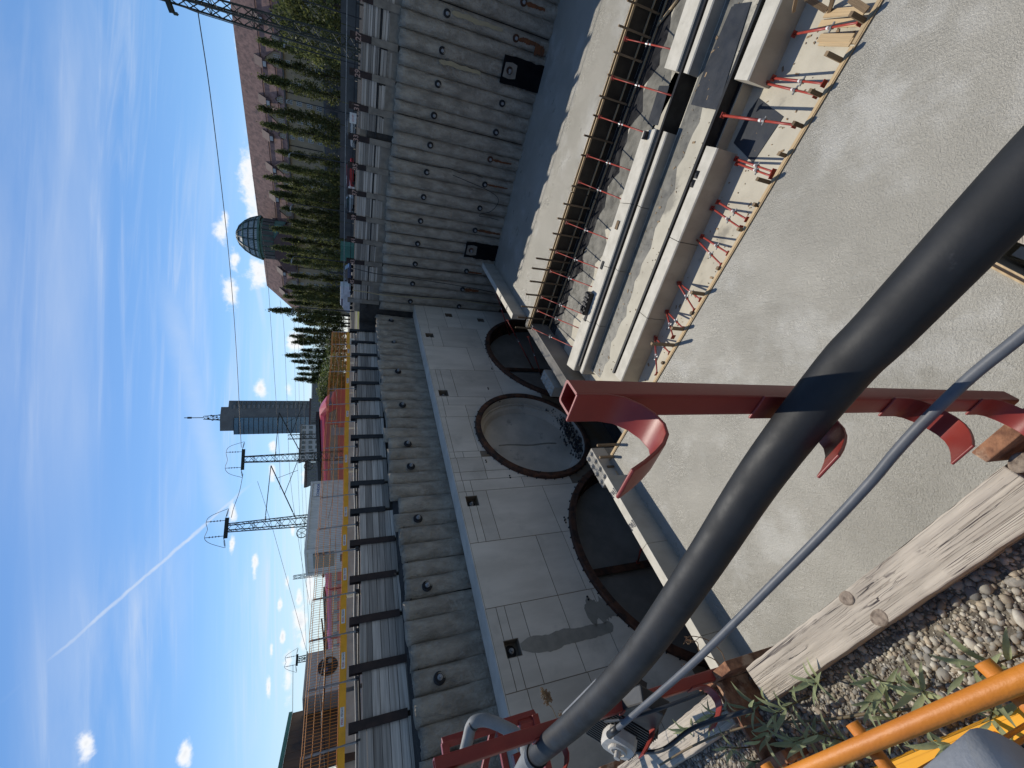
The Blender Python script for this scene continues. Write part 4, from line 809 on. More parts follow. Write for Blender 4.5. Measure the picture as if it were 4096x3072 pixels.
# ---------------------------------------------------------------- red cable posts
def shs(b, p, z0, z1, u, n, s=.02, th=.004, r=.006):
    out = []; inn = []
    for cx, cy, a0 in ((1, 1, 0), (-1, 1, 90), (-1, -1, 180), (1, -1, 270)):
        for k in range(5):
            t = R_(a0+22.5*k); out.append((cx*(s-r)+r*math.cos(t), cy*(s-r)+r*math.sin(t))); ri = r-th*.6
            inn.append((cx*(s-th-ri)+ri*math.cos(t), cy*(s-th-ri)+ri*math.sin(t)))
    m = len(out); P = lambda q, z: Vector((p.x, p.y, z))+u*q[0]+n*q[1]
    vs = [P(q, z0) for q in out]+[P(q, z1) for q in out]+[P(q, z1) for q in inn]+[P(q, z0) for q in inn]; fs = []
    for L0, L1 in ((0, 1), (1, 2), (2, 3)): fs += [(L0*m+i, L0*m+(i+1) % m, L1*m+(i+1) % m, L1*m+i) for i in range(m)]
    b.add(vs, fs)
HOOK = [(.0, .03), (.0, -.02), (.006, -.045), (.022, -.064), (.042, -.075), (.064, -.077), (.084, -.068), (.101, -.050), (.115, -.028), (.128, -.004), (.140, .022)]
def hook(parent, P, zr, e0=.0195, sc=1.0, name='hook', wd=.024):
    b = MB(); m = len(HOOK); th = .005; pts = [(x*sc, z*sc) for x, z in HOOK]; vs = []
    for i, (x, z) in enumerate(pts):
        a = pts[max(i-1, 0)]; c = pts[min(i+1, m-1)]; tx, tz = c[0]-a[0], c[1]-a[1]; l = math.hypot(tx, tz); nx, nz = -tz/l, tx/l
        for s1, s2 in ((-1, 0), (1, 0), (1, 1), (-1, 1)):
            o = th*s2; vs.append(Vector((P.x, P.y, zr+EYE+z+nz*o))-NC*(e0+x+nx*o)+UC*wd*s1)
    fs = [(3, 2, 1, 0), tuple(range((m-1)*4, m*4))]
    for i in range(m-1):
        for k in range(4): fs.append((i*4+k, i*4+(k+1) % 4, (i+1)*4+(k+1) % 4, (i+1)*4+k))
    b.add(vs, fs); o = b.obj(name, 'post_red', parent, smooth=False); md = o.modifiers.new('bevel', 'BEVEL'); md.width = .0018; md.segments = 2; md.limit_method = 'ANGLE'; md.angle_limit = R_(60)
    o.data.polygons.foreach_set('use_smooth', [len(p.vertices) == 4 for p in o.data.polygons]); md2 = o.modifiers.new('wn', 'WEIGHTED_NORMAL'); md2.keep_sharp = True
    return o
def post(label, P, ztop=-.29, zbot=-1.56, hooks=(-.315, -.672, -1.045, -1.39)):
    t = thing('cable_post', label, 'post', Vector((P.x, P.y, zbot+EYE)), 'red posts with cable hooks')
    b = MB(); shs(b, P, zbot+EYE, ztop+EYE, UC, NC); o = b.obj('square_tube', 'post_red', t); o.data.polygons.foreach_set('use_smooth', [True]*len(o.data.polygons)); md = o.modifiers.new('es', 'EDGE_SPLIT'); md.split_angle = R_(50)
    for z in hooks: hook(t, P, z)
    return t
P1 = Vector((-.018, .51, 0)); P2 = Vector((-1.256, 1.337, 0)); P3 = P2+(P2-P1)*1.0
post('upright red square post with open end and J hooks, crossed by the black pipe', P1); post('red post behind the white lamp housing, hooks holding the cable', P2)
t3_ = post('red post in the far corner carrying the grey hose', P3, -.29)
b = MB()
fr = thing('red_frame', 'red steel frame with short bars beyond the second cable post', 'frame', Vector((P3.x, P3.y, .1)))
cz = crop(1780, 2700, 2.442)
def rb(p, q, dist, w=.04, dq=None):
    a = pdist(*cz(*p), dist); c = pdist(*cz(*q), dq or dist); b = MB(); b.bar(a, c, w, w); b.obj('frame_bar', 'post_red', fr, bevel=.004)
rb((-30, 670), (880, 385), 3.05); rb((-5, 660), (40, 960), 3.05); rb((465, 545), (380, 930), 3.08, .034); rb((525, 540), (600, 940), 3.0, .034); rb((870, 385), (1010, 930), 3.02); rb((720, 490), (850, 455), 3.04, .05); rb((700, 760), (740, 930), 2.98, .06)
# pipe, hose and cable
def spline(pts, n=10):
    P = [Vector(p) for p in pts]; P = [P[0]*2-P[1]]+P+[P[-1]*2-P[-2]]; out = []
    for i in range(1, len(P)-2):
        for j in range(n):
            t = j/n; a, b_, c, d = P[i-1:i+3]; out.append(.5*((2*b_)+(c-a)*t+(2*a-5*b_+4*c-d)*t*t+(3*b_-a-3*c+d)*t**3))
    out.append(P[-2]); return out
def onpost(P, e, zr, k=0.0): return Vector((P.x, P.y, zr+EYE))-NC*e+UC*k
pipe = thing('black_pipe', 'thick black plastic pipe crossing the foreground in the hooks', 'pipe', onpost(P1, .08, -.72))
pts = [px(4420, 400, -.685), px(4096, 722, -.685), px(3548, 1300, -.685), px(3353, 1502, -.685), px(3042, 1900, -.685), px(2780, 2300, -.685), px(2531, 2650, -.685), px(2330, 2860, -.685), px(2150, 3015, -.685)]
b = MB(); b.tube(spline(pts, 12), .037, 28); b.obj('pipe_tube', 'pipe_black', pipe, smooth=True)
b = MB(); e = px(2150, 3015, -.685); b.tube([e-UC*.0, e+UC*.035], .043, 28); b.obj('clamp_band', 'black_plastic', pipe, smooth=False)
b = MB(); b.tube(spline([e+UC*.03, e+UC*.12-NC*.0, e+UC*.35-NC*.02], 8), .040, 24); b.obj('pipe_socket', 'cable_grey', pipe, smooth=True)
cab = thing('grey_conduit', 'thin grey conduit running below the black pipe to the lamp', 'cable', onpost(P1, .07, -1.09))
pts = [px(4400, 1080, -1.07), px(4096, 1335, -1.08), px(3885, 1506, -1.085), px(3700, 1682, -1.085), px(3585, 1806, -1.085), px(3476, 1936, -1.08), px(3300, 2125, -1.07), px(3124, 2303, -1.06), px(2784, 2641, -1.03), px(2520, 2872, -1.0), px(2437, 2940, -.99)]
b = MB(); b.tube(spline(pts, 12), .0105, 16); b.obj('conduit_tube', 'pipe_grey', cab, smooth=True)
b = MB(); b.tube([pts[-2].lerp(pts[-1], .55), pts[-1]], .0135, 14); b.obj('end_sleeve', 'black_plastic', cab, smooth=True)
hs = [pdist(*cz(190, 770), 2.95), pdist(*cz(225, 620), 2.95), pdist(*cz(255, 500), 2.93), pdist(*cz(310, 450), 2.9), pdist(*cz(420, 445), 2.88), pdist(*cz(560, 500), 2.86), pdist(*cz(710, 590), 2.84), pdist(*cz(800, 760), 2.75), pdist(*cz(830, 870), 2.6)]
hz_ = thing('grey_hose', 'bent grey hose looping over the red frame', 'hose', hs[0]); b = MB(); b.tube(spline(hs, 8), .032, 18); b.obj('hose_tube', 'cable_grey', hz_, smooth=True)
b = MB(); b.tube([hs[2].lerp(hs[3], .3), hs[2].lerp(hs[3], .5)], .0345, 16); b.obj('cable_tie', 'black_plastic', hz_)
# ---------------------------------------------------------------- lamps hanging on the pit side
cl = crop(2200, 2650, 2.1167)
L1 = thing('work_lamp', 'dusty LED work lamp with white round housing and black cooling fins', 'lamp', pdist(*cl(560, 640), 2.0))
c0 = pdist(*cl(590, 620), 2.02); ax = (UC*.55+NC*.15-Z*.25).normalized(); cxv = ax.cross(Z).normalized(); cyv = cxv.cross(ax)
axl = (c0-Vector((0, 0, EYE))).normalized(); up_ = -axl                        # housing faces the viewer side, as it hangs
e1_ = (UC-axl*UC.dot(axl)).normalized(); e2_ = axl.cross(e1_)
dn = (UC*.35-NC*.45-Z*1).normalized()
hn = (-NC*.75+Z*.65).normalized()                                             # lamp back normal
lx = UC; ly = hn.cross(lx).normalized()
b = MB(); b.box(c0-hn*.06, lx*.15, ly*.10, hn*.02); b.obj('heat_sink_plate', 'alu_grey', L1, bevel=.004)
for i in range(17):
    b = MB(); b.box(c0-hn*.02+lx*(-.14+.0175*i), lx*.003, ly*.10, hn*.022); b.obj('cooling_fin', 'black_plastic', L1)
b = MB(); prof = []; n_ = 20; vs = []
for h, s in ((-.01, 1.0), (.035, 1.0), (.05, .92), (.05, .55), (.058, .5)):
    for k in range(n_):
        t = 2*math.pi*k/n_; q = abs(math.cos(t))**4+abs(math.sin(t))**4; r = .062*s/q**.25; vs.append(c0+hn*h+lx*math.cos(t)*r*1.05+ly*math.sin(t)*r)
b.add(vs, [(j*n_+k, j*n_+(k+1) % n_, (j+1)*n_+(k+1) % n_, (j+1)*n_+k) for j in range(4) for k in range(n_)]+[tuple(range(4*n_, 5*n_))]); b.obj('driver_housing', 'dusty_white', L1, smooth=False)
b = MB(); b.lathe(c0+hn*.05+lx*-.01, hn, [(.034, 0), (.034, .012), (.026, .014), (.026, .006), (.012, .006), (.012, .035), (.001, .035)], 20); b.obj('cable_gland', 'dusty_white', L1)
b = MB(); b.bar(c0-lx*.16-hn*.05, c0-lx*.16+ly*.0-hn*.16, .02, .05); b.bar(c0-lx*.16-hn*.16, c0+lx*.3-hn*.2-Z*.02, .05, .012); b.obj('bracket', 'black_plastic', L1)
b = MB(); b.hexa([c0-lx*.36-ly*.07-hn*.03, c0-lx*.16-ly*.10-hn*.05, c0-lx*.16+ly*.10-hn*.05, c0-lx*.36+ly*.05-hn*.03], [c0-lx*.36-ly*.05+hn*.03, c0-lx*.16-ly*.08+hn*.005, c0-lx*.16+ly*.08+hn*.005, c0-lx*.36+ly*.03+hn*.03]); b.obj('lamp_hood', 'black_plastic', L1, bevel=.006)
b = MB(); b.tube(spline([c0-lx*.04-ly*.08+hn*.0, c0-lx*.25-ly*.06+hn*.05, c0-lx*.38+ly*.0+hn*.03, c0-lx*.5+ly*.06-Z*.06], 8), .006, 10); b.obj('lamp_cable', 'black_plastic', L1, smooth=True)
b = MB(); b.tube(spline([c0+lx*.05+ly*.09+hn*.0, c0-lx*.15+ly*.12+hn*.03, c0-lx*.35+ly*.15+hn*.0, c0-lx*.55+ly*.2-Z*.06], 8), .0075, 10); b.obj('supply_cable', 'black_plastic', L1, smooth=True)
c1 = pdist(*cl(275, 330), 2.25); L2 = thing('work_lamp', 'thin grey LED lamp with comb-like fins beside the black pipe', 'lamp', c1)
b = MB(); fw = (UC*.95+Z*.1).normalized(); sd2 = (NC*.8+Z*.6).normalized(); b.bar(c1-fw*.19, c1+fw*.19, .022, .05, up=tuple(sd2)); b.obj('lamp_body', 'alu_grey', L2, bevel=.003)
for i in range(26):
    b = MB(); q = c1+fw*(-.185+.0148*i)-sd2*.03-NC*.01; b.bar(q, q-NC*.045-Z*.01, .003, .02); b.obj('cooling_fin', 'alu_grey', L2)
# ---------------------------------------------------------------- gravel
pr = random.Random(5); base = bmesh.new(); bmesh.ops.create_icosphere(base, subdivisions=1, radius=1); V1 = [v.co.copy() for v in base.verts]; F1 = [tuple(v.index for v in f.verts) for f in base.faces]; base.free()
base = bmesh.new(); bmesh.ops.create_icosphere(base, subdivisions=2, radius=1); V2_ = [v.co.copy() for v in base.verts]; F2 = [tuple(v.index for v in f.verts) for f in base.faces]; base.free()
vs = []; fs = []; cols = []
def stone(k, d, s, big=False):
    VV, FF = (V2_, F2) if big else (V1, F1); a = pr.uniform(0, 6.28); ca, sa = math.cos(a), math.sin(a); ex, ey, ez = s*pr.uniform(.8, 1.35), s*pr.uniform(.65, 1.0), s*pr.uniform(.4, .75)
    ti = pr.uniform(-.3, .3); n0_ = len(vs); c = PC(k, d, -1.62+ez*pr.uniform(.1, .75)); sd_ = pr.random()*50
    g = pr.choice(((.34, .33, .31), (.42, .40, .37), (.26, .255, .25), (.20, .205, .215), (.36, .32, .27), (.30, .27, .235), (.48, .47, .45), (.31, .27, .24))); f_ = pr.uniform(.75, 1.15)
    for v in VV:
        w = 1+.16*noise.noise(v*1.3+Vector((sd_, 0, 0))); x, y, z = v.x*ex*w, v.y*ey*w, v.z*ez*w; z += x*ti
        vs.append((c.x+x*ca-y*sa, c.y+x*sa+y*ca, c.z+z)); cols.append((g[0]*f_, g[1]*f_, g[2]*f_, 1))
    fs.extend(tuple(i+n0_ for i in f) for f in FF)
for i in range(25000):
    k = pr.uniform(-.6, 2.7); d = pr.uniform(-.34, .178); r = pr.random(); s = .003+.0055*r**2+(.008*pr.random()**3 if r > .6 else 0); stone(k, d, s)
for i in range(7000):
    k = pr.uniform(-1.8, 4.5); d = pr.uniform(-1.6, -.3); stone(k, d, pr.uniform(.005, .014))
for i in range(420):
    k = pr.uniform(-.6, 2.7); d = pr.uniform(-.34, .165); stone(k, d, pr.uniform(.008, .0125), True)
for x, y, s in ((3885, 2375, .018), (4090, 2480, .02), (3940, 2350, .019), (4060, 2330, .017), (3500, 2880, .018), (3770, 2700, .018), (3880, 2580, .016), (3710, 2640, .015), (3590, 2560, .015), (3830, 2340, .02), (3660, 2480, .016)):
    p = px(x, y, -1.61); stone(p.dot(UC), p.dot(NC), s, True)
me = bpy.data.meshes.new('gravel'); me.from_pydata(vs, [], fs); at = me.color_attributes.new('stone', 'FLOAT_COLOR', 'POINT'); at.data.foreach_set('color', [c for q in cols for c in q]); me.polygons.foreach_set('use_smooth', [True]*len(me.polygons))
gm = MATS['pebble']; an = gm.node_tree.nodes.new('ShaderNodeAttribute'); an.attribute_name = 'stone'; mx = gm.node_tree.nodes.new('ShaderNodeMixRGB'); mx.blend_type = 'MULTIPLY'; mx.inputs[0].default_value = 1
bs = gm.node_tree.nodes['Principled BSDF']; sr = bs.inputs['Base Color'].links[0].from_socket; sc_ = gm.node_tree.nodes.new('ShaderNodeMixRGB'); sc_.blend_type = 'MULTIPLY'; sc_.inputs[0].default_value = 1; sc_.inputs[2].default_value = (3.3, 3.25, 3.1, 1)
gm.node_tree.links.new(sr, sc_.inputs[1]); gm.node_tree.links.new(sc_.outputs[0], mx.inputs[1]); gm.node_tree.links.new(an.outputs['Color'], mx.inputs[2]); gm.node_tree.links.new(mx.outputs[0], bs.inputs['Base Color'])
me.materials.append(gm); go = bpy.data.objects.new('gravel', me); COL.objects.link(go); tag(stuff(go), 'rounded grey and beige river gravel covering the near ground', 'gravel')
# ---------------------------------------------------------------- weeds
def leafmesh(seed):
    b = MB(); n = 7; vs = []; r = random.Random(seed); cu = r.uniform(.25, .7)
    for i in range(n+1):
        t = i/n; w = .088*math.sin(math.pi*min(1, t*.96+.03))**.8*(1-.25*t); y = t; z = .12*math.sin(t*2.2)-cu*.38*t*t; f = w*.45
        sx = .05*math.sin(t*4+seed)
        vs += [(-w+sx, y, z+f), (sx, y, z), (w+sx, y, z+f)]
    fs = []
    for i in range(n): a = i*3; fs += [(a, a+1, a+4, a+3), (a+1, a+2, a+5, a+4)]
    b.add(vs, fs); return b.mesh('leaf', 'leaf_weed', True, False)
LEAF = [leafmesh(i) for i in range(5)]
wr = random.Random(21)
def weed(label, x, y, h, nl, ls, lean=None, z0=-1.6, top=None):
    tip = px(x, y, z0+h); ln = lean or Vector((wr.uniform(-.4, .4), wr.uniform(-.4, .4), 0)); root = Vector((tip.x, tip.y, z0+EYE))-ln*h
    t = thing('weed', label, 'plant', root, 'weeds on the gravel')
    st = spline([root, root.lerp(tip, .5)+Vector((wr.uniform(-.01, .01), wr.uniform(-.01, .01), .01)), tip], 5)
    b = MB(); b.tube(st, [.003-.0016*i/len(st) for i in range(len(st))], 6); b.obj('stem', 'stem_weed', t, smooth=True)
    for i in range(nl):
        f = .35+.65*i/(nl-1); p = st[min(len(st)-1, int(f*(len(st)-1)))]; az = i*2.4+wr.uniform(-.5, .5); el = R_(wr.uniform(8, 48)+35*(f-.4)); s = ls*wr.uniform(.7, 1.1)*(1 if f < .9 else .7)
        y_ = Vector((math.cos(az)*math.cos(el), math.sin(az)*math.cos(el), math.sin(el))); x_ = y_.cross(Z).normalized(); z_ = x_.cross(y_)
        inst('leaf', LEAF[i % 5], frame(p, x_*s, y_*s, z_*s), t)
WL = [('leafy weed beside the end of the foreground timber', 3090, 2860, .16, 11, .10), ('weed leaning over the corner of the timber', 2960, 2850, .17, 9, .10), ('weed in front of the rusty pile web', 2830, 2880, .14, 10, .09), ('small weed on the timber beyond the pile', 2735, 2925, .12, 9, .08),
      ('weed spreading beside the timber, first along it from the pile', 3260, 2740, .15, 9, .10), ('weed with long upright leaves in the middle of the gravel', 3470, 2700, .15, 9, .095), ('dark-shaded weed beside the brown lying stem', 3475, 2820, .13, 8, .10), ('pale weed touching the orange mesh rod', 3690, 2770, .15, 9, .11),
      ('weed under the upper stub of the orange mesh', 3850, 2690, .15, 10, .11), ('weed at the left foot of the orange rod', 3040, 2960, .15, 10, .10), ('dense weed below the lying stem', 3170, 2970, .17, 12, .11), ('weed standing over dark gravel at the photo bottom', 3270, 2935, .14, 10, .10),
      ('weed beside the lower stub of the orange mesh', 3390, 2990, .13, 9, .09), ('weed growing through the yellow toe board', 3750, 2985, .2, 11, .10), ('weed behind the grey tube end', 3960, 2880, .16, 10, .10), ('weed at the bottom edge below the pile', 2900, 2990, .13, 9, .09),
      ('weed shoot near the cable of the work lamp', 2990, 3040, .12, 8, .09), ('weed between toe board and lying stem', 3560, 2930, .14, 9, .10)]
for w in WL: weed(*w)
sp = [px(2640, 3060, -1.5), px(2760, 2990, -1.5), px(2900, 2930, -1.5), px(3060, 2895, -1.52), px(3300, 2880, -1.53), px(3500, 2850, -1.53), px(3700, 2830, -1.54), px(3900, 2780, -1.58)]
lt = thing('weed', 'long brown stem lying across the weeds', 'plant', sp[0], 'weeds on the gravel'); b = MB(); b.tube(spline(sp, 6), .0045, 8); b.obj('stem', 'stem_weed', lt, smooth=True)
def dry(label, pts, heads, dist):
    P = [pdist(*q, dist) for q in pts]; t = thing('dry_weed', label, 'dry plant', P[0], 'dry weeds at the pit edge'); b = MB(); b.tube(spline(P, 4), .0022, 5); b.obj('stem', 'dry_weed', t)
    b = MB()
    for (x0, y0, x1, y1, n, s) in heads:
        for i in range(n):
            t_ = wr.random(); c = pdist(x0+(x1-x0)*t_+wr.gauss(0, s*1650/dist*.8), y0+(y1-y0)*t_+wr.gauss(0, s*1650/dist*.8), dist+wr.uniform(-.01, .01)); r = s*wr.uniform(.3, .6)
            b.add([c+Vector(q)*r for q in ((1, 0, 0), (-1, 0, 0), (0, 1, 0), (0, -1, 0), (0, 0, 1), (0, 0, -1))], [(0, 2, 4), (2, 1, 4), (1, 3, 4), (3, 0, 4), (2, 0, 5), (1, 2, 5), (3, 1, 5), (0, 3, 5)])
    stuff(b.obj('seed_head', 'dry_weed', t))
dry('tall dry stalk with two brown seed heads before the headwall', [(2245, 2905), (2225, 2870), (2210, 2835), (2192, 2815)], [(2168, 2755, 2190, 2818, 70, .012), (2188, 2765, 2202, 2805, 60, .012)], 2.7)
dry('short dry stalk with a small seed head beside the tall one', [(2255, 2890), (2250, 2862)], [(2243, 2852, 2253, 2866, 25, .009)], 2.6)
dry('pale dry twigs hanging over the upstand beam', [(2905, 2690), (2860, 2640), (2800, 2610), (2790, 2570), (2760, 2560)], [(2745, 2555, 2765, 2575, 14, .008), (2735, 2655, 2755, 2675, 12, .008)], 1.95)
dry('thin dry twig above the conduit near the upstand', [(2900, 2640), (2880, 2600), (2830, 2560), (2760, 2545), (2735, 2575)], [(2740, 2548, 2765, 2562, 12, .007)], 1.97)
# ---------------------------------------------------------------- mesh barrier under the camera
br = thing('mesh_barrier', 'orange steel mesh barrier with yellow toe board right below the viewer', 'barrier', px(3700, 3000, -1.6))
pA_, pB_ = px(3235, 3072, -.30), px(4110, 2708, -.30); d_ = (pB_-pA_).normalized()
nrm = Vector((-d_.y, d_.x, 0))
for i, (z, o_) in enumerate(((-.30, 0), (-1.36, -.02))):
    b = MB(); a = pA_-d_*1.2; c = pB_+d_*.9; b.tube([Vector((a.x, a.y, z+EYE))+nrm*o_, Vector((c.x, c.y, z+EYE))+nrm*o_], .0048, 16); b.obj('horizontal_rod', 'mesh_orange', br, smooth=True)
s1 = px(4000, 2754, -.30); sp_ = .0952
for j in range(-9, 14):
    p = Vector((s1.x, s1.y, 0))+d_*(j*sp_)+nrm*.0
    b = MB(); b.tube([p+nrm*.0105+Z*(-.306+EYE), p-nrm*.02+Z*(-.309+EYE), p-nrm*.07+Z*(-.34+EYE), p-nrm*.10+Z*(-.6+EYE), p-nrm*.10+Z*(-1.55+EYE)], .0043, 12); b.obj('vertical_rod', 'mesh_orange', br, smooth=True)
t0, t1_ = px(3490, 3090, -1.46), px(4010, 2870, -1.46); dt = (t1_-t0).normalized(); nt = Vector((-dt.y, dt.x, 0))
b = MB(); b.box((t0+t1_)/2+Z*-.07, dt*.95, nt*.004, Z*.075); b.box((t0+t1_)/2+Z*.0+nt*-.02, dt*.95, nt*.02, Z*.004); b.box((t0+t1_)/2+Z*-.145+nt*-.02, dt*.95, nt*.02, Z*.004); b.obj('toe_board', 'toe_yellow', br)
g0, g1 = px(3985, 3225, -.22), px(4290, 3020, -.22); g0.z = g1.z = -.222+EYE
b = MB(); b.tube([g0-(g1-g0)*2, g0.lerp(g1, .42)], .0165, 24); M('tube_grey', (.34, .35, .37), (.26, .265, .28), .6, 30, 5, .1, 90, third=(.20, .16, .14), tscale=20, tlo=.55, thi=.75); tag(b.obj('grey_tube', 'tube_grey', smooth=True), 'grey galvanised steel tube in the bottom corner', 'tube')
# ================================================================ behind the tunnel-side wall
POSTA = [20.97, 19.41, 17.97, 16.37, 14.68, 13.32, 11.86, 10.05, 8.66, 7.1, 5.54, 4.39, 2.67, 1.31, -.12, -1.71, -3.3, -4.9]
onum2 = ['first', 'second', 'third', 'fourth', 'fifth', 'sixth', 'seventh', 'eighth', 'ninth', 'tenth', 'eleventh', 'twelfth', 'thirteenth', 'fourteenth', 'fifteenth', 'sixteenth', 'seventeenth', 'eighteenth']
for i in range(len(POSTA)-1):
    a1, a0 = POSTA[i], POSTA[i+1]; m = (a0+a1)/2
    t = thing('mesh_barrier', 'orange mesh guard panel with yellow toe board, %s from the pit corner' % onum2[i], 'barrier', PA(m, -.1, -.7), 'guard panels along the tunnel side')
    b = MB(); zj = rnd.uniform(-.02, .02); b.box(PA(m, -.08, -.065+zj), UA*((a1-a0)/2-.006), NA*.012, Z*.095); b.box(PA(m, -.10, .032+zj), UA*((a1-a0)/2-.006), NA*.03, Z*.004); b.obj('toe_board', 'toe_yellow', t)
    b = MB(); zt = .97+zj
    for z in (.05, .27, .48, .70, .90): b.tube([PA(a0-.04, -.10, z+zj), PA(a1+.04, -.10, z+zj)], .009, 4, False)
    b.tube([PA(a0-.04, -.17, zt), PA(a1+.04, -.17, zt)], .009, 4, False)
    n = int((a1-a0)/.078)
    for j in range(n+1):
        a = a0+(a1-a0)*j/n; b.tube([PA(a, -.10, .03+zj), PA(a, -.10, .84+zj), PA(a, -.13, .93+zj), PA(a, -.175, zt)], .0068, 3, False)
    stuff(b.obj('wire_mesh', 'mesh_orange', t, fix=False))
    b = MB(); p0 = PA(a1, -.05, -.52); b.bar(p0, PA(a1, -.14, .95), .045, .045); b.obj('post', 'galv', t)
    b = MB(); b.bar(PA(a1, -.16, -.52), PA(a1, .10, -.50), .05, .12); b.obj('foot_clamp', 'steel_dark', t)
    if i % 2 == 1 or a1 < 6:
        b = MB(); b.box(PA(m-.1, -.064, -.06+zj), UA*.24, NA*.003, Z*.055); b.obj('label_plate', 'label_white', t)
        text('label_print', 'PERI', .085, frame(PA(m-.22, -.058, -.06+zj), UA, Z, NA), 'ink_red', t); text('label_print', 'PROKIT', .07, frame(PA(m+.02, -.058, -.06+zj), UA, Z, NA), 'ink_dark', t)
for i, a in enumerate((20.2, 17, 13.9, 10.8, 7.7, 4.6, 1.5, -1.6)):
    b = MB(); prof = [(-.28, -.75), (.28, -.75), (.28, -.66), (.12, -.48), (.075, .0), (-.075, .0), (-.12, -.48), (-.28, -.66)]
    b.prism([PA(a-1.48, -1.1+x, z-.12) for x, z in prof], UA*2.96); tag(b.obj('concrete_barrier', 'beam_conc'), 'pale concrete barrier behind the toe boards, %s from the pit corner' % onum2[i], 'barrier', 'concrete barriers behind the guard')
for i, (z, r, m_) in enumerate(((-.46, .05, 'cable_grey'), (-.58, .035, 'black_plastic'))):
    b = MB(); b.tube([PA(a, -.42-.1*i+.03*math.sin(a*1.3+i), z+.03*math.sin(a*.9+i)) for a in [x*.8-5 for x in range(34)]], r, 8); tag(b.obj('site_pipe', m_, smooth=True), ('grey', 'black')[i]+' pipe lying behind the lagging planks of the tunnel side', 'pipe', 'pipes behind the lagging')
for i, (lab, off, zz, amp, r) in enumerate((('pale cable sagging along the orange mesh', -.2, .62, .16, .012), ('thick dark hose hanging on the orange mesh at the near end', -.2, .45, .1, .03))):
    rng = [x*.25 for x in range(-14, 90)] if i == 0 else [x*.25 for x in range(-14, 9)]
    b = MB(); b.tube([PA(a, off, (zz if i == 0 else .35+.055*(a+3.5))-amp*abs(math.sin(a*1.05+i))) for a in rng], r, 6); tag(b.obj('hung_cable', 'cable_grey' if i == 0 else 'black_plastic', smooth=True), lab, 'cable')
# container
def wallpanel(b, p, q, z0, z1, n, out, dep=.036):      # corrugated steel wall between two points
    p, q = Vector(p), Vector(q); vs = []; pat = (0, 0, 1, 1); m = n*4
    for i in range(m+1):
        c = p.lerp(q, i/m)+out*(dep*pat[i % 4]); vs += [Vector((c.x, c.y, z0+EYE)), Vector((c.x, c.y, z1+EYE))]
    b.add(vs, [(2*i, 2*i+2, 2*i+3, 2*i+1) for i in range(m)])
ct0 = pdist(1240, 1932, 30.5); ct1 = pdist(1222, 2205, 27.6)
cd = ((ct1-ct0)); cd.z = 0; cL = cd.length; cd.normalize(); co_ = Vector((cd.y, -cd.x, 0)); co_ = -co_ if co_.dot(-ct0) < 0 else co_
zt_ = 2.03; zb_ = -.60
ctn = thing('site_container', 'white corrugated steel container with a sign, behind the orange mesh', 'container', Vector((ct0.x, ct0.y, GZ+EYE)))
c_a = flat(ct0); c_b = flat(ct1); c_c = c_b-co_*2.44; c_d = c_a-co_*2.44
b = MB(); wallpanel(b, c_a, c_b, zb_+.15, zt_-.12, 21, co_, -.036); b.obj('long_side', 'white_metal', ctn, fix=False)
b = MB(); wallpanel(b, c_b, c_c, zb_+.15, zt_-.12, 8, cd, -.02); b.obj('end_wall', 'white_metal', ctn, fix=False)
b = MB(); b.poly([Vector((p.x, p.y, zt_-.03+EYE)) for p in (c_a, c_b, c_c, c_d)]); b.obj('roof', 'white_metal', ctn)
for p in (c_a, c_b, c_c, c_d):
    b = MB(); b.bar(Vector((p.x, p.y, zb_+EYE)), Vector((p.x, p.y, zt_+EYE)), .14, .14); b.obj('corner_post', 'white_metal', ctn)
for p, q in ((c_a, c_b), (c_b, c_c), (c_c, c_d), (c_d, c_a)):
    for z in (zb_+.07, zt_-.06): b = MB(); b.bar(Vector((p.x, p.y, z+EYE)), Vector((q.x, q.y, z+EYE)), .10, .13); b.obj('frame_rail', 'white_metal', ctn)
c_ = c_a.lerp(c_b, .13)+co_*.03; b = MB(); b.box(Vector((c_.x, c_.y, 1.55+EYE)), cd*.5, co_*.01, Z*.26); b.obj('sign_board', 'label_white', ctn); text('sign_print', 'CONDOR', .22, frame(Vector((c_.x, c_.y, 1.55+EYE))+co_*.014, -cd if (-cd).x > 0 else cd, Z, co_), 'ink_blue', ctn, .006)
c_ = c_b.lerp(c_c, .45)+cd*.03; b = MB(); b.box(Vector((c_.x, c_.y, 1.05+EYE)), co_*.75, cd*.02, Z*.55); b.obj('window', 'glass_dark', ctn); b = MB(); b.box(Vector((c_.x, c_.y, -.1+EYE)), co_*.35, cd*.02, Z*.25); b.obj('louvre', 'steel_dark', ctn)
# grey cabinet with a black reel
k0, k1 = flat(pdist(1232, 2612, 19.2)), flat(pdist(1215, 2792, 18.4)); kd = (k1-k0).normalized(); kn = Vector((kd.y, -kd.x, 0)); kn = -kn if kn.dot(-k0) < 0 else kn
kb = thing('switch_cabinet', 'grey cabinet with a round black cable opening', 'cabinet', Vector((k0.x, k0.y, GZ+EYE)))
b = MB(); b.hexa([Vector((p.x, p.y, GZ+EYE)) for p in (k0, k1, k1-kn*1.2, k0-kn*1.2)], [Vector((p.x, p.y, 1.12+EYE)) for p in (k0, k1, k1-kn*1.2, k0-kn*1.2)]); b.obj('cabinet_body', 'box_grey', kb, bevel=.02)
c_ = k0.lerp(k1, .42)+kn*.01; c_ = Vector((c_.x, c_.y, .42+EYE)); b = MB(); b.lathe(c_, kn, [(.001, .02), (.30, .02), (.33, .015), (.33, 0)], 28); b.obj('round_opening', 'steel_dark', kb)
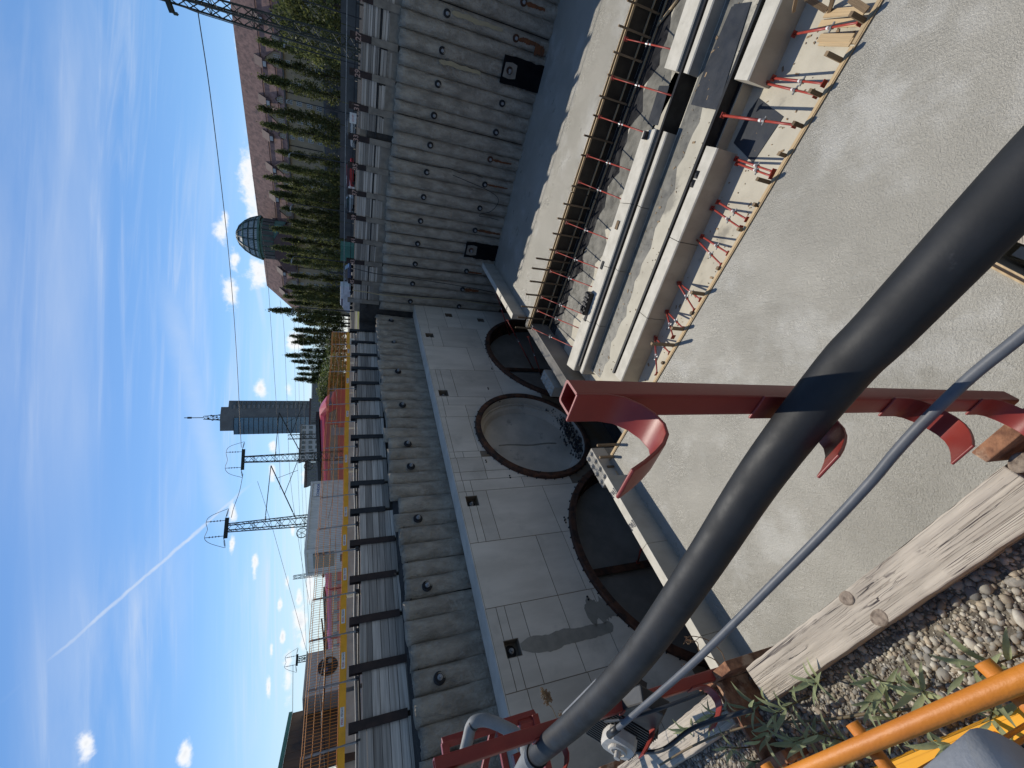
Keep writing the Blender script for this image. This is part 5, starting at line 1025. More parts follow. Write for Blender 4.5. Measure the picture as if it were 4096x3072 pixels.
for i in range(4): t_ = i*1.57+.4; b = MB(); b.lathe(c_+kd*math.cos(t_)*.16+Z*math.sin(t_)*.16, kn, [(.08, .02), (.08, .06), (.04, .065), (.001, .065)], 12); b.obj('cable_plug', ('car_blue', 'black_plastic', 'cable_grey', 'black_plastic')[i], kb)
b = MB(); b.box(k0.lerp(k1, .5)+Z*(1.13+EYE)-kn*.6, kd*((k1-k0).length/2+.04), kn*.64, Z*.02); b.obj('cabinet_roof', 'box_grey', kb)
# rusty sheet wall at the near end
r0, r1 = flat(pdist(1168, 2852, 19.5)), flat(pdist(1130, 3120, 17.0)); rw = thing('sheet_wall', 'rusty brown sheet wall with green top rail at the photo bottom', 'wall', Vector((r0.x, r0.y, GZ+EYE))); rd = (r1-r0).normalized(); rn = Vector((rd.y, -rd.x, 0)); rn = -rn if rn.dot(-r0) < 0 else rn
M('rust_sheet', (.15, .085, .045), (.065, .04, .027), .75, 1.2, 8, .2, 14, stretch=(1, 1, .25), third=(.04, .028, .022), tscale=.9, tlo=.5, thi=.7)
for i in range(9):
    p, q = r0.lerp(r1, i/9), r0.lerp(r1, (i+.97)/9); b = MB(); b.hexa([Vector((v.x, v.y, GZ+EYE)) for v in (p, q, q-rn*.05, p-rn*.05)], [Vector((v.x, v.y, 1.50+EYE)) for v in (p, q, q-rn*.05, p-rn*.05)]); b.obj('sheet_panel', 'rust_sheet', rw)
b = MB(); b.bar(Vector((r0.x, r0.y, 1.56+EYE)), Vector((r1.x, r1.y, 1.56+EYE)), .10, .10); b.obj('top_rail', 'green_paint', rw)
g_ = thing('machinery', 'greenish machinery seen through the mesh beside the rusty wall', 'machine', Vector((r0.x-.8, r0.y+.6, GZ+EYE)))
for i, (dx, z0, z1, w, m_) in enumerate(((-.5, -.75, .2, .5, 'green_paint'), (-1.1, -.75, .5, .35, 'black_plastic'), (-.2, .2, .5, .2, 'galv'), (-.9, .5, .62, .7, 'steel_dark'))):
    p = r0-rd*(.6+dx)-rn*.7; b = MB(); b.box(Vector((p.x, p.y, (z0+z1)/2+EYE)), rd*w/2, rn*.3, Z*(z1-z0)/2); b.obj('machine_block', m_, g_, bevel=.03)
# red train
tA, tB = flat(pdist(1260, 1760, 53)), flat(pdist(1300, 2612, 113)); td = (tB-tA).normalized(); tn = Vector((td.y, -td.x, 0)); tn = -tn if tn.dot(-tA) < 0 else tn; tA = tA-td*5.5
train = thing('train', 'red commuter train standing behind the white container', 'train', Vector((tA.x, tA.y, GZ+EYE)))
RP = [(0, .05), (.0, 2.35), (.12, 2.75), (.5, 3.15), (1.4, 3.3), (2.3, 3.15), (2.68, 2.75), (2.8, 2.35), (2.8, .05)]
L_ = 88; ncar = 4
for i in range(ncar):
    s0 = i*L_/ncar; s1 = (i+1)*L_/ncar-.35; b = MB()
    prof = lambda s, k=1.0: [tA+td*s-tn*x*1.0+Z*(GZ+.25+(z if k == 1 else .05+(z-.05)*k)+EYE) for x, z in RP]
    rings = [prof(s0)] if i else [prof(0.0, .55), prof(.7, .80), prof(1.9, 1.0)]
    rings.append(prof(s1)); m = len(RP); vs = [v for r in rings for v in r]; fs = [tuple(range(m)), tuple(range((len(rings)-1)*m, len(rings)*m))]
    for j in range(len(rings)-1): fs += [(j*m+k, j*m+(k+1) % m, (j+1)*m+(k+1) % m, (j+1)*m+k) for k in range(m)]
    b.add(vs, fs); b.obj('coach_body', 'train_red', train)
    b = MB(); c = tA+td*((s0+s1)/2+(.8 if i == 0 else 0))+tn*.012; b.box(Vector((c.x, c.y, GZ+.25+1.75+EYE)), td*((s1-s0)/2-(2.2 if i == 0 else .6)), tn*.012, Z*.42); b.obj('window_band', 'glass_dark', train)
    for j in range(4):
        s = s0+(s1-s0)*(j+.6)/4.2+1; c = tA+td*s+tn*.02; b = MB(); b.box(Vector((c.x, c.y, GZ+1.35+EYE)), td*.65, tn*.02, Z*.95); b.obj('door', 'train_grey', train)
    b = MB(); c = tA+td*((s0+s1)/2)+tn*.02; b.box(Vector((c.x, c.y, GZ+.30+EYE)), td*((s1-s0)/2-.3), tn*.02, Z*.18); b.obj('skirt', 'train_grey', train)
    b = MB(); c = tA+td*((s0+s1)/2)-tn*1.4; b.box(Vector((c.x, c.y, GZ+.25+3.5+EYE)), td*((s1-s0)/2-3), tn*.7, Z*.18); b.obj('roof_unit', 'steel_dark', train)
b = MB(); fr_ = lambda s, x, z: tA+td*s-tn*x+Z*(GZ+.25+z+EYE)
b.add([fr_(.30, .25, 2.25), fr_(.30, 2.55, 2.25), fr_(-.03, 2.5, 1.45), fr_(-.03, .3, 1.45)], [(0, 1, 2, 3)]); b.add([fr_(1.1, -.03, 2.2), fr_(2.3, -.03, 2.3), fr_(2.3, -.03, 1.4), fr_(.4, -.03, 1.4)], [(0, 1, 2, 3)]); b.obj('windscreen', 'glass_dark', train)
# ---------------------------------------------------------------- catenary masts and wires
def lattice(b, base, top, w0, w1, nseg, leg=.07):
    base, top = Vector(base), Vector(top); ax = Vector((1, 0, 0)); ay = Vector((0, 1, 0))
    e1 = (CR*1).normalized(); e1.z = 0; e1.normalize(); e2 = Vector((-e1.y, e1.x, 0))
    C = lambda t, i: base.lerp(top, t)+(e1*((1, -1, -1, 1)[i])+e2*((1, 1, -1, -1)[i]))*((w0+(w1-w0)*t)/2)
    for i in range(4): b.bar(C(0, i), C(1, i), leg, leg)
    for s in range(nseg):
        t0, t1 = s/nseg, (s+1)/nseg
        for i in (0, 2, 3, 1):
            j = (i+1) % 4
            if s % 2: b.bar(C(t0, i), C(t1, j), leg*.5, leg*.5)
            else: b.bar(C(t0, j), C(t1, i), leg*.5, leg*.5)
            if s % 4 == 0: b.bar(C(t0, i), C(t0, j), leg*.5, leg*.5)
def insul(b, p, q, n=5):
    p, q = Vector(p), Vector(q); b.tube([p, q], .025, 6)
    for i in range(n): c = p.lerp(q, .25+.5*i/(n-1)); d = (q-p).normalized(); b.tube([c-d*.02, c+d*.02], .075, 8)
def wheelset(parent, c, r, e):
    b = MB(); n = 16; pts = [c+(e*math.cos(2*math.pi*k/n)+Z*math.sin(2*math.pi*k/n))*r for k in range(n+1)]; b.tube(pts, .04, 6)
    for k in range(3): t = k*1.05; b.bar(c-(e*math.cos(t)+Z*math.sin(t))*r, c+(e*math.cos(t)+Z*math.sin(t))*r, .04)
    b.obj('tension_wheel', 'mast_steel', parent)
def mast(label, xy_top, xy_dir, dist, w0, w1, nseg, arm=None, wheels=True, group='railway masts'):
    tp = pdist(*xy_top, dist); base = Vector((tp.x, tp.y, GZ+EYE)); t = thing('catenary_mast', label, 'mast', base, group)
    b = MB(); lattice(b, base, tp, w0, w1, nseg); b.obj('lattice_shaft', 'mast_steel', t)
    e = Vector((tp.y, -tp.x, 0)).normalized()            # to the right in the upright view
    if arm:
        for nm, s in (('cross_arm', 1),):
            b = MB(); b.bar(tp+e*arm, tp-e*arm, .16, .28); b.obj('cross_arm', 'mast_steel', t)
        for s in (1, -1):
            b = MB(); insul(b, tp+e*arm*s+Z*.1, tp+e*(arm+.75)*s-Z*.05); b.obj('insulator', 'insulator', t)
            b = MB(); insul(b, tp+e*arm*.75*s+Z*.14, tp+e*arm*.75*s+Z*1.5, 4); b.obj('insulator', 'insulator', t)
        b = MB(); A_ = tp+e*(arm+.75); B_ = tp-e*(arm+.75); b.tube(spline([A_, tp+e*arm*1.3+Z*1.2, tp+e*arm*.75+Z*1.5, tp+Z*1.35, tp-e*arm*.75+Z*1.5, tp-e*arm*1.3+Z*1.1, B_], 5), .02, 5); b.obj('jumper_wire', 'wire', t)
    if wheels:
        h = tp.z-base.z
        for f, dx in ((.42, -1), (.33, -.75)): wheelset(t, base+Z*h*f-e*(w0*.8)*1.3*(1 if dx == -1 else .2), .42, e)
    return t, tp, e, base
m1, m1t, e1m, m1b = mast('dark lattice mast in front of the high-rise, nearer the container end', (972, 1838), None, 50, .95, .55, 22, 1.05)
m2, m2t, e2m, m2b = mast('tallest dark lattice mast rising behind the white container', (905, 2112), None, 44, 1.0, .55, 20, .85)
m3, m3t, e3m, m3b = mast('small lattice mast beside the foot of the high-rise', (1152, 1748), None, 80, .9, .7, 16, None, False)
m4, m4t, e4m, m4b = mast('short far mast above the train roof at the photo bottom', (1188, 2640), None, 75, .8, .5, 14, .7, False)
m5, m5t, e5m, m5b = mast('short far mast just past the container end', (1172, 2310), None, 95, .8, .5, 12, None, False)
for t, tp, e, L in ((m1, m1t, e1m, 5.2), (m2, m2t, e2m, 5.6)):       # cantilevers to the right of the masts
    p0 = tp-Z*2.9; p1 = tp-Z*5.3+e*.3; q = p0+e*L*.92+Z*.0-Z*.15; b = MB(); insul(b, p0+e*.2, p0+e*.8); b.obj('insulator', 'insulator', t); b = MB(); insul(b, p1, p1+e*.55+Z*.25); b.obj('insulator', 'insulator', t)
    b = MB(); b.tube([p0+e*.8, q], .035, 6); b.tube([p1+e*.55+Z*.25, q], .05, 6); b.tube([p1+e*2.2+Z*1.0, p1+e*5.4-Z*.0], .03, 6); b.tube([q-e*1.2-Z*.5, p1+e*4.3], .02, 5); b.obj('cantilever', 'mast_steel', t)
mr_, mrt, emr, mrb = mast('big lattice mast cutting across the top corner beside the trees', (560, -60), None, 31, .72, .42, 22, 0, False)
b = MB(); ar = pdist(655, -40, 31); ar2 = pdist(690, 52, 31); b.bar(ar, ar2, .28, .2); b.obj('cross_arm', 'mast_steel', mr_); b = MB(); insul(b, ar2, pdist(715, 58, 31)); b.obj('insulator', 'insulator', mr_)
def wirerun(label, pts, r=.018):
    P = [pdist(x, y, d) for x, y, d in pts]; b = MB(); b.tube(spline(P, 6), r, 5); tag(b.obj('overhead_wire', 'wire'), label, 'wire', 'overhead railway wires')
wirerun('wire from the corner mast to the mast by the high-rise', [(790, 36, 31), (850, 450, 36), (914, 1010, 42), (945, 1400, 47), (965, 1790, 50)], .026)
wirerun('upper wire linking the two big masts', [(972, 1895, 50), (958, 1965, 48.5), (935, 2030, 46), (925, 2070, 45)], .024)
wirerun('wire crossing the sky just above the left roof end', [(1010, 700, 60), (1063, 1036, 62), (1085, 1320, 64), (1104, 1600, 66), (1118, 1830, 66), (1120, 1960, 66)], .022)
wirerun('wire passing below it across the gap beside the roof', [(1120, 1200, 75), (1136, 1318, 75), (1148, 1600, 75), (1160, 1900, 75), (1200, 2200, 75), (1240, 2420, 75)], .022)
for i, (x0, x1, x2) in enumerate(((1176, 1182, 1196), (1193, 1197, 1210), (1212, 1216, 1224))): wirerun('low thin wire over the tracks, %s from above' % onum2[i], [(x0, 1250, 90), (x1, 1600, 90), (x2, 2000, 90), (x2+24, 2480, 90), (x2+46, 2900, 90)], .02)
wirerun('wire running from the container mast down to the bottom edge', [(1030, 1925, 60), (1080, 2080, 62), (1120, 2220, 64), (1165, 2380, 66), (1225, 2600, 68)], .02)
wirerun('single wire leaving the short far mast towards the bottom edge', [(1172, 2660, 75), (1171, 2800, 70), (1168, 3100, 60)], .03)
wirerun('feeder running along the top corner mast', [(690, 10, 31.3), (790, 50, 31.3), (900, 85, 31.3), (1010, 120, 31.3)], .02)
# ================================================================ far buildings
HE = 24.0; fP1 = flat(pdist(1113, 47, 0.1)).normalized(); el1, el2 = R_(6.72), R_(5.80)
F1 = flat(pdist(1113, 47, HE/math.tan(el1))); F2 = flat(pdist(1187, 1072, HE/math.tan(el2))); fd = (F2-F1).normalized(); fn = Vector((fd.y, -fd.x, 0)); fn = -fn if fn.dot(-F1) < 0 else fn
E_l = F1+fd*((F2-F1).length+27); E_r = F1-fd*45; FL = (E_l-E_r).length; G0 = GZ+EYE
bl = thing('long_building', 'long old office building with steep brown roof, dormers and rows of windows', 'building', Vector((F1.x, F1.y, G0)))
P_ = lambda s, dep, z: Vector(((E_r+fd*s-fn*dep).x, (E_r+fd*s-fn*dep).y, z+EYE))   # along the front, depth behind it, height over the eye
DP = 21.0; HR = 40.0
b = MB(); b.hexa([P_(0, 0, GZ), P_(FL, 0, GZ), P_(FL, DP, GZ), P_(0, DP, GZ)], [P_(0, 0, HE), P_(FL, 0, HE), P_(FL, DP, HE), P_(0, DP, HE)]); b.obj('wall', 'facade', bl)
b = MB(); b.add([P_(-1, -.8, HE), P_(FL+1, -.8, HE), P_(FL+1, DP+.8, HE), P_(-1, DP+.8, HE), P_(-1, DP/2, HR), P_(FL-8, DP/2, HR)], [(0, 1, 5, 4), (1, 2, 5), (2, 3, 4, 5), (3, 0, 4), (0, 1, 2, 3)]); rf = b.obj('roof', 'roof_tile', bl)
sl = lambda s, f, o=.15: P_(s, -.8+(DP/2+.8)*f-o*.8, HE+(HR-HE)*f+o*.6)
for f in (.46, .14):
    b = MB(); b.bar(sl(0, f, .25), sl(FL-6, f, .25), .3, .22); b.obj('roof_walkway', 'roof_dark', bl)
b = MB(); b.bar(P_(-1, -.9, HE-.3), P_(FL+1, -.9, HE-.3), .6, .6); b.obj('cornice', 'facade_dark', bl)
WINM = MB(); WINM.cube(-.62, .62, -.10, .0, -.95, -.85); WINM.cube(-.62, .62, -.10, .0, .85, .95); WINM.cube(-.70, -.58, -.10, .0, -.95, .95); WINM.cube(.58, .70, -.10, .0, -.95, .95); WINM.cube(-.05, .05, -.10, .0, -.85, .85); WINM.cube(-.58, .58, -.102, -.002, .2, .30); WINM.cube(-.58, .58, -.103, -.003, -.36, -.28); WINM = WINM.mesh('window', 'win_white')
PANM = MB(); PANM.cube(-.6, .6, -.03, .0, -.9, .9); PANM = PANM.mesh('pane', 'glass_dark')
bays = int(FL/6.2)
for i in range(bays):
    s = 3+i*6.2
    for z in (22.3, 19.0, 15.4, 12.0):
        w = inst('window', WINM, frame(P_(s, -.02, z), fd, fn*-1, Z), bl); c = bpy.data.objects.new('pane', PANM); COL.objects.link(c); c.parent = w
    if i % 3 == 1: b = MB(); b.bar(P_(s+3.1, -.15, HE-.6), P_(s+3.1, -.15, 10.8), .22, .22); b.obj('drain_pipe', 'steel_dark', bl)
    big = i % 3 == 0                                         # dormers standing on the eaves
    w_, h_ = (2.3, 4.6) if big else (1.2, 2.7); b = MB(); bs_ = HE+.2
    b.prism([P_(s-w_, -.5, bs_), P_(s+w_, -.5, bs_), P_(s+w_, -.5, bs_+h_*.5), P_(s, -.5, bs_+h_*1.05), P_(s-w_, -.5, bs_+h_*.5)], fn*-(4.5 if big else 3)); d_o = b.obj('dormer', 'facade', bl)
    b = MB(); b.add([P_(s-w_-.3, -.8, bs_+h_*.45), P_(s, -.8, bs_+h_*1.12), P_(s, 5, bs_+h_*1.12), P_(s-w_-.3, 5, bs_+h_*.45)], [(0, 1, 2, 3)]); b.add([P_(s+w_+.3, -.8, bs_+h_*.45), P_(s, -.8, bs_+h_*1.12), P_(s, 5, bs_+h_*1.12), P_(s+w_+.3, 5, bs_+h_*.45)], [(0, 1, 2, 3)]); b.obj('dormer_roof', 'roof_dark', d_o)
    for dx in ((-.9, .9) if big else (0,)):
        inst('window', WINM, frame(P_(s+dx, -.56, bs_+1.25), fd, fn*-1, Z), d_o)
    if i % 2 == 1:                                           # small roof dormers higher up
        f = .34; c = sl(s+2.6, f, 0); b = MB(); b.add([c-fd*1.5+fn*1.4-Z*.3, c+fd*1.5+fn*1.4-Z*.3, c+fd*1.5+fn*1.4+Z*1.2, c-fd*1.5+fn*1.4+Z*1.2, c-fd*1.5-fn*4+Z*5.0, c+fd*1.5-fn*4+Z*5.0], [(0, 1, 2, 3), (3, 2, 5, 4), (0, 3, 4), (1, 5, 2)]); q = b.obj('roof_dormer', 'roof_dark', bl); b = MB(); b.box(c+fn*1.46+Z*.5, fd*.8, fn*.04, Z*.5); b.obj('dormer_window', 'win_white', q)
b = MB(); b.hexa([P_(0, -5, GZ), P_(FL-10, -5, GZ), P_(FL-10, -.05, GZ), P_(0, -.05, GZ)], [P_(0, -5, 9.6), P_(FL-10, -5, 9.6), P_(FL-10, -.05, 10.4), P_(0, -.05, 10.4)]); b.obj('arcade', 'facade_dark', bl)
for i in range(int((FL-16)/4.2)):
    s = 4+i*4.2; b = MB(); b.box(P_(s, -5.03, 6.6), fd*1.5, fn*.03, Z*1.4); b.obj('arcade_window', 'glass_dark', bl); b = MB(); b.box(P_(s+2.1, -5.25, 4.4), fd*.35, fn*.25, Z*5); b.obj('pier', 'facade_dark', bl)
# dome
dc = flat(pdist(990, 945, 226)); dk = thing('glass_dome', 'octagonal glass dome with green copper ribs on the long brown roof', 'dome', Vector((dc.x, dc.y, 24+EYE)))
rad = 9.3; zb0 = 37.0; nd8 = 12; prof = [(1.0, 0), (.96, 1.7), (.86, 4.0), (.70, 6.2), (.46, 8.3), (.17, 9.6)]
pt = lambda k, j: dc+Vector((math.cos(2*math.pi*(k+.25)/nd8), math.sin(2*math.pi*(k+.25)/nd8), 0))*rad*prof[j][0]+Z*(zb0+prof[j][1]+EYE)
for k in range(nd8):
    b = MB()
    for j in range(len(prof)-1): b.bar(pt(k, j), pt(k, j+1), .5, .5)
    b.obj('rib', 'copper_dark', dk)
    for j in range(len(prof)-1):
        b = MB(); q = [pt(k, j), pt(k+1, j), pt(k+1, j+1), pt(k, j+1)]; b.poly(q); g = b.obj('glass_panel', 'glass_dome', dk)
        b = MB()
        for m_ in range(1, 6): b.bar(q[0].lerp(q[1], m_/6), q[3].lerp(q[2], m_/6), .14, .14)
        b.obj('glazing_bars', 'copper_dark', g)
for j in (0, 1, 2, 3, 4):
    b = MB()
    for k in range(nd8): b.bar(pt(k, j), pt(k+1, j), .45 if j else .9, .5 if j else .8)
    b.obj('ring_beam', 'copper' if j in (0, 3) else 'copper_dark', dk)
b = MB(); q = [pt(k, 5) for k in range(nd8)]; b.poly(q); b.obj('top_plate', 'copper', dk)
b = MB(); b.lathe(dc+Z*(27+EYE), Z, [(rad*.93, 0), (rad*.93, 10)], nd8); b.obj('drum', 'copper', dk)
for k in range(24):
    t = 2*math.pi*k/24; e = Vector((math.cos(t), math.sin(t), 0)); f = Vector((-e.y, e.x, 0)); b = MB(); b.box(dc+e*rad*.935+Z*(33.4+EYE), e*.15, f*.8, Z*2.2); b.obj('drum_window', 'facade_dark', dk)
b = MB(); w2 = 10.5; c = dc+fn*5; b.prism([c-fd*w2+Z*(23+EYE), c+fd*w2+Z*(23+EYE), c+fd*w2+Z*(27+EYE), c+fd*4+Z*(31+EYE), c-fd*4+Z*(31+EYE), c-fd*w2+Z*(27+EYE)], fn*3.5); b.obj('cross_gable', 'roof_dark', dk)
# tower
tw = flat(pdist(1100, 1668, 378)); tv = tw.normalized(); tr_v = Vector((tv.y, -tv.x, 0)); TW = thing('high_rise', 'tall office tower, curved blue glass on one side and grey concrete on the other', 'tower', Vector((tw.x, tw.y, G0)))
T = lambda x, y, z: tw+tr_v*x-tv*y+Z*(z+EYE)                  # x right in the upright view, y towards the viewer
arc = [(-13.1+12.6*i/10, 3.2+3.9*math.sin(math.pi*(.12+.5*i/10))) for i in range(11)]
b = MB(); base_ = [T(x, y, GZ) for x, y in arc]+[T(-.5, -14, GZ), T(-13.1, -10, GZ)]; b.prism(base_, Z*(79-GZ)); b.obj('glass_body', 'glass_tower', TW)
b = MB(); b.prism([T(-.6, 5.6, GZ), T(4.2, 5.2, GZ), T(12.9, 3.0, GZ), T(12.9, -14, GZ), T(-.6, -14, GZ)], Z*(83.5-GZ)); b.obj('concrete_body', 'tower_conc', TW)
b = MB(); b.prism([T(-10.2, 4.6, 79), T(-.6, 6.2, 79), T(8, 4, 79), T(8, -10, 79), T(-10.2, -10, 79)], Z*9.2); b.obj('roof_storey', 'tower_conc', TW)
for i in range(17):
    z = 27+i*3.25; b = MB()
    for (x0, y0), (x1, y1) in zip(arc[:-1], arc[1:]): b.bar(T(x0, y0+.1, z), T(x1, y1+.1, z), .3, .36)
    b.obj('floor_band', 'steel_dark', TW)
    b = MB(); b.box(T(8.2, 4.35, z+.4), tr_v*1.5, tv*.5, Z*.75); b.obj('balcony', 'house_grey', TW); b = MB(); b.box(T(11.0, 3.7, z+.4), tr_v*1.2, tv*.3, Z*1.0); b.obj('window', 'glass_dark', TW); b = MB(); b.box(T(8.0, 4.25, z+1.7), tr_v*1.6, tv*.3, Z*.5); b.obj('window', 'glass_dark', TW)
for i in range(1, 20):
    f = i/20*10; j = int(f); g = f-j; x = arc[j][0]+(arc[min(j+1, 10)][0]-arc[j][0])*g; y = arc[j][1]+(arc[min(j+1, 10)][1]-arc[j][1])*g; b = MB(); b.bar(T(x, y+.1, 22), T(x, y+.1, 79), .14, .14); b.obj('mullion', 'tower_conc', TW)
b = MB(); lattice(b, T(0, 0, 88), T(0, 0, 100), 4.2, 2.2, 8, .35); b.tube([T(0, 0, 100), T(0, 0, 112)], .3, 6)
for k in range(8): b.box(T(math.cos(k*2.4)*1.9, math.sin(k*2.4)*1.9, 90+k*1.1), tr_v*.5, tv*.5, Z*.45)
b.tube([T(0, 0, 107.5), T(0, 0, 110)], .7, 8); b.obj('antenna_mast', 'mast_steel', TW)
# smaller houses and sheds round its foot
def house(label, x0, x1, y_r, y_l, dist, mat, rows, cols, roof='house_grey', dl=None):
    p, q = pdist(x0, y_r, dist), pdist(x0, y_l, dl or dist); zt = p.z; p, q = flat(p), flat(q); d = (q-p).normalized(); n = Vector((d.y, -d.x, 0)); n = -n if n.dot(-p) < 0 else n; L = (q-p).length
    t = thing('house', label, 'building', Vector((p.x, p.y, G0)), 'houses at the foot of the tower'); b = MB(); b.hexa([Vector((v.x, v.y, G0)) for v in (p, q, q-n*12, p-n*12)], [Vector((v.x, v.y, zt)) for v in (p, q, q-n*12, p-n*12)]); b.obj('wall', mat, t)
    b = MB(); c = (p+q)/2-n*6; b.box(Vector((c.x, c.y, zt+.3)), d*(L/2+.4), n*6.4, Z*.3); b.obj('roof', roof, t)
    for i in range(rows):
        for j in range(cols):
            c = p+d*L*(j+.5)/cols+n*.03; b = MB(); b.box(Vector((c.x, c.y, G0+(zt-G0)*(i+.6)/rows)), d*L/cols*.3, n*.05, Z*(zt-G0)/rows*.27); b.obj('window', 'glass_dark', t)
house('white house with many small windows at the foot of the tower', 1206, 0, 1700, 1800, 210, 'house_white', 7, 5)
house('wide grey office block between poplars and tower', 1252, 0, 1488, 1606, 300, 'house_grey', 5, 10, 'house_white')
house('darker low block in front of the tower foot', 1243, 0, 1596, 1700, 250, 'house_grey', 4, 7, 'roof_dark')
house('pale far house behind the masts', 1200, 0, 1795, 1850, 260, 'house_white', 6, 4)
house('low dark station building behind the train', 1228, 0, 1850, 1945, 150, 'house_grey', 3, 6, 'roof_dark')
house('long low far building behind the train at the bottom', 1312, 0, 2280, 2700, 190, 'house_white', 2, 14, 'roof_dark')
# ================================================================ trees
def translucent(name):
    m = MATS[name]; N = m.node_tree.nodes; L = m.node_tree.links; b = N['Principled BSDF']; tr = N.new('ShaderNodeBsdfTranslucent'); L.new(b.inputs['Base Color'].links[0].from_socket, tr.inputs[0]); mx = N.new('ShaderNodeMixShader'); mx.inputs[0].default_value = .5; L.new(b.outputs[0], mx.inputs[1]); L.new(tr.outputs[0], mx.inputs[2]); L.new(mx.outputs[0], N['Material Output'].inputs[0])
for n in ('leaf_poplar', 'leaf_far', 'leaf_weed'): translucent(n)
def leafquads(b, c, n, spread, size, r, up=.0):
    for i in range(n):
        p = c+Vector((r.gauss(0, spread.x), r.gauss(0, spread.y), r.gauss(0, spread.z))); a = Vector((r.uniform(-1, 1), r.uniform(-1, 1), r.uniform(-.6, 1)+up)).normalized(); q = a.cross(Vector((r.uniform(-1, 1), r.uniform(-1, 1), r.uniform(-1, 1)))).normalized(); s = size*r.uniform(.6, 1.3); w = a.cross(q)*s*.7
        b.add([p-q*s*.5, p+w*.5, p+q*s*.5, p-w*.5], [(0, 1, 2, 3)])
def poplar_mesh(seed, mat='leaf_poplar'):      # unit: 20 m tall, 2.5 m half width
    r = random.Random(seed); b = MB()
    for i in range(120):
        t = r.uniform(.10, .98)**.9; R = 2.15*min(1, (t+.02)*5)**.6*(1-t**1.5)**.85*1.08*r.uniform(.45, 1.08); a = r.uniform(0, 6.28); z = t*20; Lb = r.uniform(1.2, 2.6)*(1.1-.5*t)
        for j in range(7):
            f = j/6; c = Vector((math.cos(a)*R*(.35+.65*f**.6), math.sin(a)*R*(.35+.65*f**.6), z-Lb*.4+Lb*f)); leafquads(b, c, 5, Vector((.30, .30, .32))*(1.15-.45*f), .40, r)
    leafquads(b, Vector((0, 0, 19.6)), 22, Vector((.16, .16, .8)), .3, r); [leafquads(b, Vector((0, 0, 2+13*q/14)), 11, Vector((.6, .6, .5)), .4, r) for q in range(15)]
    return b.mesh('crown', mat, False, False)
def round_mesh(seed, mat='leaf_far'):          # unit: 10 m tall bushy crown
    r = random.Random(seed); b = MB()
    for i in range(70):
        a = r.uniform(0, 6.28); t = r.uniform(0, 1); R = 3.6*math.sin(math.pi*(.12+.8*t))**.7*r.uniform(.5, 1.05); leafquads(b, Vector((math.cos(a)*R, math.sin(a)*R, 1.5+8*t)), 34, Vector((.55, .55, .45)), .42, r)
    return b.mesh('crown', mat, False, False)
TRK = MB(); TRK.tube([(0, 0, 0), (.05, 0, 4), (0, .05, 10), (0, 0, 17)], [.32, .26, .16, .03], 8)
for k in range(9): TRK.tube([(0, 0, 3+k*1.3), (math.cos(k*2.1)*.9, math.sin(k*2.1)*.9, 5.2+k*1.3)], [.07, .02], 5, False)
TRK = TRK.mesh('trunk', 'bark'); POP = [poplar_mesh(i) for i in range(6)]; POPF = [poplar_mesh(20+i, 'leaf_far') for i in range(3)]; RND = [round_mesh(40+i) for i in range(3)]; RNDP = [round_mesh(50+i, 'leaf_poplar') for i in range(2)]
def poplar(label, x, y, dist, half, k, far=False):
    tp = pdist(x, y, dist); base = Vector((tp.x, tp.y, G0)); h = tp.z-G0; t = thing('poplar_tree', label, 'tree', base, 'poplars along the street'); rz = rnd.uniform(0, 6.28); cs, sn_ = math.cos(rz), math.sin(rz); sx = half/2.75; sz = h/20.4
    for nm, me in (('crown', (POPF if far else POP)[k % (3 if far else 6)]), ('trunk', TRK)): inst(nm, me, frame(base, Vector((cs, sn_, 0))*sx, Vector((-sn_, cs, 0))*sx, Z*sz), t)
PL_ = [(1030, 159, 140, 3.0), (1070, 239, 141, 2.7), (1028, 306, 142, 3.3), (1030, 430, 144, 3.3), (1039, 492, 145, 3.0), (1106, 605, 147, 2.8), (1113, 663, 148, 2.7), (1057, 706, 149, 3.2), (1077, 769, 150, 3.0), (1124, 831, 152, 2.6), (1149, 880, 153, 2.5), (1083, 912, 154, 3.3), (1086, 988, 156, 3.3), (1128, 1042, 157, 2.8),
       (1130, 1145, 160, 2.9), (1131, 1184, 161, 2.9), (1072, 1239, 163, 3.4), (1168, 1278, 165, 3.0), (1175, 1318, 166, 3.0), (1160, 1344, 168, 2.8), (1164, 1368, 169, 2.7), (1137, 1421, 172, 3.0), (1168, 1445, 174, 2.8), (1186, 1472, 175, 2.8), (1174, 1516, 177, 3.2), (1205, 1400, 175, 2.8), (1190, 1495, 178, 2.6)]
desc = {7: 'tall poplar whose tip stands against the roof, third before the dome', 11: 'poplar just right of the glass dome', 12: 'poplar just left of the glass dome', 16: 'tallest poplar reaching the left end of the roof line', 21: 'tall poplar left of the gap of sky', 24: 'last poplar of the row, beside the grey office block', 0: 'poplar beside the big corner mast'}
for i, (x, y, d, h) in enumerate(PL_): poplar(desc.get(i, 'slender poplar in the row before the long building, number %s from the photo top' % (onum2+['nineteenth', 'twentieth', 'twenty-first', 'twenty-second', 'twenty-third', 'twenty-fourth', 'twenty-fifth', 'twenty-sixth', 'twenty-seventh'])[i]), x, y, d, h, i, i > 20)
r6 = random.Random(77)
for i in range(6, len(PL_)-7):
    (x0_, y0_, d0_, h0_), (x1_, y1_, d1_, h1_) = PL_[i], PL_[i+1]; poplar('slimmer poplar half hidden behind the front row, %s from the photo top' % (onum2+['nineteenth', 'twentieth', 'twenty-first'])[i], max(x0_, x1_)+r6.uniform(15, 60), (y0_+y1_)/2+r6.uniform(-8, 8), d0_+6, 2.6, i+3)
